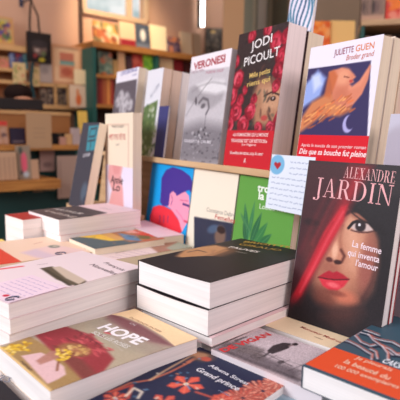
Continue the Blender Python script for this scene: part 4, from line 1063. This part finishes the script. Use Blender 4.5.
cl4 = [(206, 160, 140), (226, 196, 170), (70, 80, 110), (214, 150, 120), (226, 190, 160), (190, 130, 110), (206, 60, 56), (230, 206, 186), (150, 60, 50), (220, 190, 160), (90, 96, 120), (226, 200, 170), (196, 150, 120), (210, 180, 160)]
nm4 = ['rose', 'light beige', 'slate blue', 'salmon', 'cream', 'dusty pink', 'scarlet', 'ivory', 'brick', 'sand', 'steel blue', 'pale straw', 'fawn', 'oatmeal']
while x < q0+36:
    w_ = [2.6, 3, 2.2, 3.2, 2.8, 2.4, 2.6][i % 7]
    spine_book('book', '%s spine among the books under the board of the upper right bookcase' % nm4[i % 14], x, qz2, w_, 25-(i*5 % 4), 15, -3, cl4[i % 14], F_=F4); x += w_+.1; i += 1

# ---- taupe cabinet with orange and cream boxes
Wc = Vector((0, 300, 0)); Fc = (Wc, E2, M2)
c0, cz_ = onwall(312, 46, 0, *Fc); c1 = onwall(358, 46, 0, *Fc)[0]
cab = wthing('storage_cabinet', 'plain cabinet behind the rack carrying an orange and a cream box', 'cabinet', fr=wall_frame(0, 0, 0, *Fc))
wbox('body', [(c0-4, FL, -32, c1+3, cz_-2, 0)], mat('cabinet_brown', (120, 96, 78), .6), cab)
wbox('top', [(c0-5, cz_-2, -33, c1+4, cz_, 1)], OAK, cab)
wbox('door', [(c0-3, FL+6, 0, (c0+c1)/2-.5, cz_-4, 1.2)], mat('cabinet_brown', (120, 96, 78), .6), cab)
wbox('door', [((c0+c1)/2+.5, FL+6, 0, c1+2, cz_-4, 1.2)], mat('cabinet_brown', (120, 96, 78), .6), cab)
on_board(313, 331, 21, cz_, -4, 'book', 'orange book standing behind the rack beside a cream one', (238, 120, 40), simple_art([(250, 150, 70), (220, 90, 40), (240, 170, 110)]), th=4, F_=Fc)
on_board(331.5, 356, 20.5, cz_, -6, 'book', 'golden cream book standing behind the rack beside the orange one', (236, 190, 120), None, th=4, F_=Fc)

# ---- salmon wall, left: posters, rail, tote bag
WS = 16
rail_z = rect(0, 42, 30, 52, WS)
s0 = onwall(-30, 45, WS)[0]; s1 = onwall(27, 48, WS)[0]; s9 = onwall(81, 60, WS)[0]
zr = onwall(10, 44.5, WS)[1]; zl = onwall(10, 50.5, WS)[1]
wsf = wthing('wall_shelf_unit', 'wooden wall shelving with boards and back panel behind the till', 'shelf')
wbox('top_board', [(s0, zl, .2, s1, zr, WS)], wood('honey_wood', (214, 168, 112), (190, 140, 86)), wsf)
HON = MATS['honey_wood']
zb2 = onwall(10, 68, WS)[1]; zb3 = onwall(55, 105, WS)[1]; zb4 = onwall(60, 84, WS)[1]
wbox('shelf', [(s0, zb2-2.5, .2, s1, zb2, WS)], HON, wsf)
wbox('shelf', [(s0, zb4-2.5, .2, s9, zb4, WS)], HON, wsf)
wbox('shelf', [(s0, zb3-3, .2, s9, zb3, WS)], HON, wsf)
wbox('back_panel', [(s0, FL+40, .1, s1, zl, 1)], mat('shelf_back', (150, 96, 60), .7), wsf)
wbox('back_panel', [(s1, FL+40, .1, s9, zb4, 1)], mat('shelf_back2', (120, 84, 62), .7), wsf)
for q in (56, 69): 
    sq = onwall(q, 90, WS)[0]; wbox('upright', [(sq-.8, zb3, .2, sq+.8, zb4, WS)], HON, wsf)
def kids(a, w, h):
    a.poly([(0, h*.75), (w, h*.75), (w, h), (0, h)], (190, 196, 186), soft=.5)
    for k in range(40): a.blob((random.uniform(0, w), random.uniform(0, h*.75)), w*.1, h*.08, random.choice([(90, 110, 70), (180, 160, 60), (90, 70, 130), (170, 110, 80), (70, 60, 90)]), .85)
on_board(-6, 13.5, 15, zr+.0, WS-4, 'framed_picture', 'wood-framed colourful picture standing on the rail at the upper left', (196, 150, 96), lambda a, w, h: (a.poly([(w*.08, h*.12), (w*.84, h*.12), (w*.84, h*.92), (w*.08, h*.92)], (170, 160, 120)), [a.blob((random.uniform(w*.12, w*.8), random.uniform(h*.16, h*.8)), w*.09, h*.08, random.choice([(90, 120, 70), (200, 180, 60), (96, 76, 140), (180, 110, 80), (70, 60, 90)]), .85) for k in range(50)]), cat='picture')
# books on shelf under rail
def bk(px0, px1, pt, z, off, label, col, cols=None, name='book', cat='book'): return on_board(px0, px1, pt, z, off, name, label, col, simple_art(cols) if cols else None, cat=cat)
bk(-2, 9, 56, zb2, WS-3, 'pale book with a rose figure at the far left under the rail', (190, 150, 110), [(210, 120, 110), (170, 120, 80)])
bk(10, 15.5, 52.5, zb2, WS-3, 'small navy book under the rail', (52, 56, 90), [(90, 90, 140), (150, 160, 190)])
bk(16, 23, 52.5, zb2, WS-3, 'small blue and red book under the rail', (90, 80, 120), [(170, 60, 60), (60, 90, 130)])
bk(23.5, 28, 53, zb2, WS-3, 'small teal book under the rail beside the tote bag', (60, 110, 120), [(120, 160, 160)])
def leafy(a, w, h):
    for k in range(16): a.blob((random.uniform(w*.1, w*.9), random.uniform(h*.1, h*.9)), w*.1, h*.07, random.choice([(200, 110, 80), (150, 150, 90), (190, 170, 110)]), .8)
wsheet('poster', 12.5, 62, 26, 86, WS+1.2, 'cream leafy print hanging under the rail left of the tote bag', 'poster', (214, 186, 136), leafy, .4)
wsheet('poster', 31, 66, 40, 86, WS+1.2, 'narrow cream leafy print hanging right under the tote bag', 'poster', (214, 180, 130), leafy, .4)
wsheet('poster', 39.5, 59, 52.5, 82, WS+.6, 'pale grey-mauve sheet hanging right of the tote bag', 'poster', (176, 156, 146), lambda a, w, h: a.blob((w*.4, h*.5), w*.3, h*.15, (140, 124, 120), .6), .4)
# framed poster
def fpost(a, w, h):
    a.poly([(w*.24, h*.56), (w*.78, h*.56), (w*.78, h*.86), (w*.24, h*.86)], (196, 116, 92)); a.poly([(w*.24, h*.5), (w*.8, h*.5), (w*.8, h*.62), (w*.24, h*.62)], (104, 142, 134))
    a.poly([(w*.22, h*.1), (w*.8, h*.1), (w*.8, h*.48), (w*.22, h*.48)], (206, 132, 100)); a.blob((w*.5, h*.3), w*.2, h*.12, (170, 80, 64), .7)
    for k in range(5): a.poly([(w*.3, h*(.53+.013*k)), (w*.74, h*(.53+.013*k)), (w*.74, h*(.535+.013*k)), (w*.3, h*(.535+.013*k))], (160, 190, 180), .5)
s0f, z0f, s1f, z1f = rect(51.5, 43, 83, 83, WS+1)
ef = wthing('framed_poster', 'framed poster with red and teal blocks leaning on the shelf left of the dark pipe', 'poster', fr=wall_frame(s0f, z0f, WS-2))
a = Art(s1f-s0f-4, z1f-z0f-4, .8, (228, 186, 146)); fpost(a, a.w, a.h); sheet_obj('print', a, 2, 2, .2, 1, ef)
w_, h_ = s1f-s0f, z1f-z0f
wbox('frame', [(0, 0, 0, 2, h_, 2), (w_-2, 0, 0, w_, h_, 2), (2, 0, 0, w_-2, 2, 2), (2, h_-2, 0, w_-2, h_, 2)], mat('frame_peach', (206, 150, 110), .5), ef)
wsheet('notice_sheet', 74, 69, 87, 84, WS+6, 'cream notice sheet stuck over the corner of the framed poster', 'notice', (250, 222, 176), None, .3)
def vase(a, w, h):
    a.blob((w*.5, h*.35), w*.16, h*.26, (226, 110, 60), .95); a.blob((w*.45, h*.65), w*.08, h*.2, (222, 130, 80), .9)
wsheet('picture_card', 69.5, 84.5, 87.5, 107, WS+6, 'pale card with an orange vase drawing below the framed poster', 'card', (232, 200, 170), vase, .4)
for i_, (p0, p1, t_, c_) in enumerate([(41, 47, 88, (130, 100, 84)), (48, 54, 87, (96, 76, 70)), (58, 63, 88, (110, 96, 70)), (63.5, 67.5, 89, (70, 60, 60))]):
    on_board(p0, p1, t_, zb3, WS-2, 'book', ['brown', 'dark brown', 'olive brown', 'charcoal'][i_]+' small book on the shelf below the posters', c_, simple_art([(150, 130, 110), (60, 50, 50)]))
# tote bag
s0b, z0b, s1b, z1b = rect(26.5, 31, 51, 61.5, WS+3)
bag = wthing('tote_bag', 'black tote bag with a printed face hanging by its strap on the salmon wall', 'bag', fr=wall_frame(s0b, z0b, WS+1.6))
bw, bh = s1b-s0b, z1b-z0b
a = Art(bw, bh, .7, (34, 26, 26))
a.blob((bw*.5, bh*.45), bw*.3, bh*.22, (120, 96, 88), .9); a.blob((bw*.5, bh*.62), bw*.36, bh*.14, (52, 44, 46), .95); a.blob((bw*.38, bh*.4), bw*.1, bh*.05, (190, 170, 160), .8); a.blob((bw*.65, bh*.3), bw*.1, bh*.1, (96, 110, 70), .8); a.blob((bw*.3, bh*.22), bw*.09, bh*.08, (170, 60, 60), .7); a.blob((bw*.58, bh*.1), bw*.14, bh*.07, (190, 170, 50), .9)
sheet_obj('bag_body', a, 0, 0, 0, 2.5, bag, lambda x, y: .8*np.sin(x/bw*math.pi)*np.sin(y/bh*math.pi))
blk = mat('strap_black', (30, 22, 22), .8)
def strap(name, pts, r, parent, m):
    v, f = [], []; n = len(pts)
    for i, p in enumerate(pts):
        p = Vector(p); t = (Vector(pts[min(i+1, n-1)])-Vector(pts[max(i-1, 0)])).normalized(); u = t.cross(Vector((0, 0, 1))).normalized(); w2 = t.cross(u)
        for k in range(6): q = p+u*r*math.cos(k*math.pi/3)+w2*r*.5*math.sin(k*math.pi/3); v.append(q/100)
    for i in range(n-1):
        for k in range(6): f.append((i*6+k, i*6+(k+1) % 6, (i+1)*6+(k+1) % 6, (i+1)*6+k))
    return link(name, mesh_from(v, f), parent, m)
s2, zt_ = onwall(31, -2, WS+3); s3 = onwall(40, 31, WS+3)[0]
strap('strap', [(bw*.14, bh, 1), (bw*.15, bh+8, 1), (s2-s0b, zt_-z0b, 1), (s2-s0b+2, zt_-z0b-6, 1.2), (s2-s0b+5, (zt_-z0b+bh)/2, 1), (bw*.52, bh+5, 1), (bw*.55, bh, 1)], .8, bag, blk)
strap('strap', [(bw*.2, -.5, 2.4), (bw*.1, -14, 2.4), (bw*.22, -26, 2.4)], 1.2, bag, mat('strap_teal', (24, 60, 66), .8))
hk = wthing('wall_hook', 'small wall hook the tote bag hangs from', 'hook', fr=wall_frame(s2, zt_, 0)); wbox('peg', [(-.8, -.8, 0, .8, .3, WS+4)], METAL, hk); wbox('plate', [(-1.5, -3, 0, 1.5, 3, .5)], METAL, hk)

# ---- counter with screen and person
CO = 112
cs0 = onwall(-30, 130, CO)[0]; cs1 = onwall(86, 130, CO)[0]
zc1 = onwall(10, 145, CO)[1]; zc0 = onwall(10, 112.5, CO)[1]; zc2 = onwall(20, 181, CO+14)[1]
ctr = wthing('display_counter', 'dark green till counter with orange wood shelves at the left', 'counter')
wbox('body', [(cs0, FL, CO-36, cs1, zc0-24, CO-22)], dgreen, ctr)
wbox('back_panel', [(cs0, zc1, CO-23, cs1, zc0, CO-21)], mat('counter_back', (160, 104, 56), .6, noise=.05, scale=6), ctr)
wbox('shelf', [(cs0, zc1-3, CO-22, cs1, zc1, CO)], PINE, ctr)
wbox('front_panel', [(cs0, zc2-1, CO-22, cs1, zc1-3, CO-14)], dgreen, ctr)
wbox('shelf', [(cs0, zc2-5, CO-22, onwall(60, 175, CO+14)[0], zc2, CO+15)], PINE, ctr)
wbox('plinth', [(cs0, FL, CO-22, cs1, zc2-5, CO-4)], dgreen, ctr)
wbox('top_board', [(cs0, zc0, CO-36, onwall(86, 112, CO)[0], zc0+2, CO-20)], HON, ctr)
# till screen
s0m, z0m, s1m, z1m = rect(-25, 96, 43.5, 112.3, CO-24); z0m = zc0+2.03
mon = wthing('till_screen', 'back of a wide dark screen standing on the till counter', 'screen', fr=wall_frame(s0m, zc0+2.03, CO-27))
wbox('casing', [(0, .6, 0, s1m-s0m, z1m-z0m, 3)], mat('screen_black', (30, 20, 18), .4), mon, bev=.004)
wbox('foot', [((s1m-s0m)*.5-6, -.0, -4, (s1m-s0m)*.5+6, .6, 4)], mat('screen_black', (30, 20, 18), .4), mon)
zs_ = zc0+2
# items on / in the counter
on_board(-4, 8, 121, zc1, CO-6, 'magazine', 'magazine with a red heading at the far left of the counter shelf', (176, 130, 100), lambda a, w, h: (a.poly([(0, h*.8), (w, h*.8), (w, h), (0, h)], (200, 60, 50)), [a.blob((random.uniform(0, w), random.uniform(0, h*.7)), w*.12, h*.1, random.choice([(80, 60, 70), (190, 150, 130)]), .8) for k in range(12)]), cat='magazine')
on_board(10.5, 25.5, 128, zc1, CO-6, 'book', 'dark navy book facing forward on the counter shelf', (48, 40, 58), lambda a, w, h: a.poly([(w*.15, h*.12), (w*.85, h*.12), (w*.85, h*.2), (w*.15, h*.2)], (130, 110, 110)))
def notice(a, w, h):
    for y in (.55, .42, .3): a.poly([(w*.25, h*y), (w*.75, h*y), (w*.75, h*(y+.02)), (w*.25, h*(y+.02))], (150, 120, 96), .6)
wsheet('notice_sheet', 26, 112.5, 52, 148, CO+.5, 'large tan notice sheet hanging on the front of the counter', 'notice', (186, 148, 112), notice, .3)
on_board(58, 69, 133, zc1, CO-6, 'basket', 'dark bowl-like basket of small things on the counter shelf', (60, 52, 44), simple_art([(90, 80, 60), (40, 34, 32)]), th=6, lean=0, cat='basket')
on_board(52.5, 58, 133, zc1, CO-3, 'figurine', 'small black figurine on the counter shelf', (22, 16, 18), th=5, lean=0, cat='figurine')
for i_, (p0, p1, t_, c_, n_) in enumerate([(60, 66, 137, (190, 140, 120), 'rose'), (66.5, 72, 134, (206, 160, 110), 'sand coloured'), (72.5, 80, 128, (186, 164, 160), 'lilac-grey'), (80.5, 84, 134, (150, 110, 100), 'brown')]):
    on_board(p0, p1, t_, zc1, CO-1.5, 'small_box', n_+' small box on the counter shelf behind the rack', c_, th=3, lean=0, cat='box')
on_board(80, 88, 111, zc1, CO-9, 'book', 'yellow upright book at the right end of the counter shelf', (232, 190, 90), th=2, lean=4)
# magazines standing on the lower shelf
def lines_art(a, w, h):
    for k in range(9): a.poly([(w*(.06+.1*k), h*.05), (w*(.08+.1*k), h*.05), (w*(.08+.1*k), h*.8), (w*(.06+.1*k), h*.8)], (130, 96, 80), .6)
on_board(-6, 17, 153, zc2, CO+11, 'magazine_row', 'row of thin cream booklets standing at the left of the lower counter shelf', (196, 156, 124), lines_art, th=5, cat='booklets')
def pinkfig(a, w, h):
    a.blob((w*.5, h*.5), w*.24, h*.3, (232, 96, 120), .95); a.blob((w*.28, h*.86), w*.16, h*.1, (60, 70, 66), .9); a.blob((w*.6, h*.15), w*.2, h*.08, (190, 200, 210), .9); a.blob((w*.25, h*.2), w*.1, h*.06, (50, 60, 70), .9)
on_board(17.5, 31, 146, zc2, CO+9, 'magazine', 'magazine with a pink figure on its cover on the lower counter shelf', (150, 130, 110), pinkfig, cat='magazine')
on_board(31.5, 39, 160, zc2, CO+9, 'magazine', 'small tan leaflet right of the pink-figure magazine', (190, 150, 120), cat='leaflet')
wsheet('notice_sheet', 39.5, 149, 55, 171, CO-10, 'pinkish leaflet with a photo strip on the green counter front', 'notice', (184, 148, 136), lambda a, w, h: a.blob((w*.5, h*.3), w*.3, h*.12, (130, 100, 96), .7), .3)
wsheet('framed_card', 33, 181, 44, 191.5, CO+1, 'small navy card in a tan border below the lower counter shelf', 'card', (150, 120, 84), lambda a, w, h: a.poly([(w*.14, h*.2), (w*.86, h*.2), (w*.86, h*.88), (w*.14, h*.88)], (30, 34, 76)), .6)
wsheet('framed_card', 44.5, 178.5, 55.5, 190, CO+1, 'small crimson card in a tan border below the lower counter shelf', 'card', (160, 130, 96), lambda a, w, h: a.poly([(w*.14, h*.2), (w*.84, h*.2), (w*.84, h*.9), (w*.14, h*.9)], (190, 24, 62)), .6)
wsheet('notice_sheet', 57, 156, 79.5, 197, CO+2, 'beige typed notice hanging at the right of the counter', 'notice', (172, 142, 126), lambda a, w, h: a.poly([(w*.12, h*.1), (w*.16, h*.1), (w*.16, h*.9), (w*.12, h*.9)], (130, 104, 96), .7), .3)
wsheet('price_tag', 17.5, 183, 21.5, 193, CO+1, 'small brown tag hanging below the lower counter shelf', 'tag', (110, 90, 56), None, .5)

# ---- person behind the screen (only the top of a dark-haired head shows)
pc = aty(18.5, 84, 338); head_top = pc.z
def skin_body():
    me = bpy.data.meshes.new('body'); ht = head_top
    J = {'pelvis': (0, 0, ht-84), 'belly': (0, 2, ht-68), 'chest': (0, 0, ht-46), 'neck': (0, -3, ht-29), 'neck2': (0, -5, ht-25), 'head': (0, -7, ht-15), 'crown': (0, -6, ht-8),
         'shL': (-17, 0, ht-34), 'elL': (-23, -4, ht-60), 'wrL': (-15, -3, ht-76), 'haL': (-12, -6, ht-81), 'shR': (17, 0, ht-34), 'elR': (23, -4, ht-60), 'wrR': (15, -3, ht-76), 'haR': (12, -6, ht-81),
         'hiL': (-9, 0, ht-88), 'knL': (-11, -14, ht-110), 'anL': (-11, -11, ht-136), 'toL': (-11, -17, ht-139), 'hiR': (9, 0, ht-88), 'knR': (11, -14, ht-110), 'anR': (11, -11, ht-136), 'toR': (11, -17, ht-139)}
    R = {'pelvis': 15, 'belly': 13.5, 'chest': 15, 'neck': 6, 'neck2': 5.6, 'head': 8.6, 'crown': 8.2, 'shL': 6.5, 'elL': 4.5, 'wrL': 3, 'haL': 3.6, 'shR': 6.5, 'elR': 4.5, 'wrR': 3, 'haR': 3.6, 'hiL': 9, 'knL': 6.5, 'anL': 4.2, 'toL': 4, 'hiR': 9, 'knR': 6.5, 'anR': 4.2, 'toR': 4}
    Ed = [('pelvis', 'belly'), ('belly', 'chest'), ('chest', 'neck'), ('neck', 'neck2'), ('neck2', 'head'), ('head', 'crown')]
    for s in 'LR': Ed += [('chest', 'sh'+s), ('sh'+s, 'el'+s), ('el'+s, 'wr'+s), ('wr'+s, 'ha'+s), ('pelvis', 'hi'+s), ('hi'+s, 'kn'+s), ('kn'+s, 'an'+s), ('an'+s, 'to'+s)]
    for s, sg in (('L', -1), ('R', 1)):
        hx, hy, hz = J['ha'+s]
        for k in range(4):
            n1, n2 = 'f%s%d' % (s, k), 'g%s%d' % (s, k); dx_ = (k-1.5)*2.1
            J[n1] = (hx+dx_, hy-4.5, hz-.4); J[n2] = (hx+dx_*1.1, hy-7.5+abs(k-1.3)*.7, hz-2.2); R[n1] = .9; R[n2] = .75; Ed += [('ha'+s, n1), (n1, n2)]
        n1, n2 = 't'+s, 'u'+s; J[n1] = (hx-sg*4, hy+1.0, hz-.5); J[n2] = (hx-sg*5, hy-2.5, hz-1.4); R[n1] = 1.1; R[n2] = .9; Ed += [('ha'+s, n1), (n1, n2)]
    ks = list(J); me.from_pydata([tuple(c/100 for c in J[k]) for k in ks], [(ks.index(a_), ks.index(b_)) for a_, b_ in Ed], [])
    o = link('body', me, None, None)
    sk = o.modifiers.new('skin', 'SKIN'); sk.use_smooth_shade = True; o.modifiers.new('sub', 'SUBSURF').levels = 2
    o.modifiers['sub'].render_levels = 2
    lay = me.skin_vertices[0].data
    for i, k in enumerate(ks): lay[i].radius = (R[k]/100, R[k]/100); lay[i].use_root = (k == 'pelvis')
    dg = bpy.context.evaluated_depsgraph_get(); dg.update()
    m2 = bpy.data.meshes.new_from_object(o.evaluated_get(dg)); bpy.data.objects.remove(o)
    skin = mat('skin', (196, 140, 112), .55); shirt = mat('shirt_dark', (62, 52, 56), .85); tr = mat('trousers_dark', (44, 46, 58), .85)
    m2.materials.clear()
    for q in (skin, shirt, tr): m2.materials.append(q)
    for p in m2.polygons:
        c = p.center*100
        if c.z < ht-80: p.material_index = 2
        elif c.z < ht-30 and c.z > ht-75: p.material_index = 1
        else: p.material_index = 0
        p.use_smooth = True
    return m2, ht
m2, ht = skin_body()
pe = bpy.data.objects.new('person', None); COL.objects.link(pe); tag(pe, 'dark-haired person bent behind the till screen, only the top of the head showing', 'person')
pe.matrix_world = Matrix.Translation(W((pc.x, pc.y, 0))-Vector((0, 0, 0))) 
pe.matrix_world = Matrix.Translation(Vector((pc.x/100, pc.y/100, CAMZ))) @ Matrix.Rotation(math.radians(40.5), 4, 'Z')
link('body', m2, pe)
def uv_ball(name, c, r, parent, m, zmin=None, n=20, wob=0):
    v, f = [], []
    for i in range(n+1):
        th = math.pi*i/n
        for j in range(2*n):
            ph_ = math.pi*j/n; k_ = 1+wob*math.sin(9*ph_)*math.sin(3*th)
            v.append(((c[0]+r[0]*k_*math.sin(th)*math.cos(ph_))/100, (c[1]+r[1]*k_*math.sin(th)*math.sin(ph_))/100, (c[2]+r[2]*k_*math.cos(th))/100))
    for i in range(n):
        for j in range(2*n): f.append((i*2*n+j, (i+1)*2*n+j, (i+1)*2*n+(j+1) % (2*n), i*2*n+(j+1) % (2*n)))
    me = mesh_from(v, f)
    for p in me.polygons: p.use_smooth = True
    return link(name, me, parent, m)
HAIR = mat('hair_dark', (34, 22, 20), .8, .1, noise=.3, scale=60)
uv_ball('hair', (0, 1.4, ht-6.2), (9.2, 9.4, 6.6), pe, HAIR, wob=.012)
for sg in (-1, 1):
    uv_ball('eye', (sg*3.1, -14.6, ht-15.5), (1.2, 1.0, .9), pe, mat('eye_white', (230, 224, 218), .3), n=8)
    uv_ball('ear', (sg*8.6, -6.5, ht-16.5), (1.2, 1.8, 3.0), pe, mat('skin', (196, 140, 112)), n=8)
uv_ball('nose', (0, -15.8, ht-18), (1.2, 1.6, 2.2), pe, mat('skin', (196, 140, 112)), n=8)
uv_ball('mouth', (0, -14.8, ht-21.5), (2.4, .8, .7), pe, mat('lips', (170, 90, 84)), n=8)
stl = bpy.data.objects.new('stool', None); COL.objects.link(stl); tag(stl, 'round stool behind the till counter under the person', 'stool')
stl.location = (pc.x/100-MW.x*.07, pc.y/100-MW.y*.07, 0)
sth = ht+CAMZ*100-99
for nm, r_, z0_, z1_q in (('seat', 12, sth-5, sth), ('post', 3, 3, sth-5), ('base', 15, 0, 3)):
    me = bpy.data.meshes.new(nm); n = 24
    v = [((r_*math.cos(2*math.pi*i/n))/100, (r_*math.sin(2*math.pi*i/n))/100, z/100) for z in (z0_, z1_q) for i in range(n)]
    f = [(i, (i+1) % n, n+(i+1) % n, n+i) for i in range(n)]+[tuple(range(n))[::-1], tuple(range(n, 2*n))]
    link(nm, mesh_from(v, f), stl, mat('stool_dark', (60, 46, 40), .5))

# =================================================================== light
wd = bpy.data.worlds.new('world'); S.world = wd; wd.use_nodes = True
bg = wd.node_tree.nodes['Background']; bg.inputs['Color'].default_value = (.92, .90, 1.0, 1); bg.inputs['Strength'].default_value = .5
def area(name, loc, target, sx, sy, power, rgb):
    L = bpy.data.lights.new(name, 'AREA'); L.shape = 'RECTANGLE'; L.size = sx; L.size_y = sy; L.energy = power; L.color = rgb
    o = bpy.data.objects.new(name, L); COL.objects.link(o); o.location = loc
    o.rotation_euler = (Vector(target)-Vector(loc)).to_track_quat('-Z', 'Y').to_euler(); return o
area('shop_window_daylight', (-2.4, -.3, 2.1), (0, .8, .9), 1.4, 1.4, 78, (.94, .95, 1.0))
area('ceiling_light_front', (1.3, -.9, 2.4), (.1, .9, .9), .9, .9, 27, (1.0, .84, .83))
area('ceiling_light_back', (-1.0, 3.0, 2.85), (-1.0, 3.2, 0), 1.6, .6, 12, (1.0, .80, .66))
area('ceiling_light_right', (1.4, 3.0, 2.85), (1.2, 3.4, 0), 1.2, .6, 11, (1.0, .82, .68))
sp = bpy.data.lights.new('wall_spot', 'SPOT'); sp.energy = 95; sp.color = (1, .78, .5); sp.spot_size = math.radians(62); sp.spot_blend = .9; sp.shadow_soft_size = .05
so = bpy.data.objects.new('wall_spot', sp); COL.objects.link(so); so.location = (-.5, 3.7, 2.75); so.rotation_euler = (Vector((-.75, 4.5, 1.9))-Vector(so.location)).to_track_quat('-Z', 'Y').to_euler()

# =================================================================== camera
cam = bpy.data.cameras.new('camera'); cam.sensor_width = 36; cam.lens = F/400*36; cam.clip_start = .02
co = bpy.data.objects.new('camera', cam); COL.objects.link(co); co.location = (0, 0, CAMZ)
co.matrix_world = Matrix.Translation((0, 0, CAMZ)) @ Matrix.Rotation(math.pi/2-PT, 4, 'X') @ Matrix.Rotation(RL, 4, 'Z')
cam.dof.use_dof = True; cam.dof.focus_distance = .64; cam.dof.aperture_fstop = 8.0
S.camera = co
vs = S.view_settings; vs.view_transform = 'Standard'; vs.look = 'None'; vs.exposure = 0; vs.gamma = 1; vs.use_curve_mapping = False
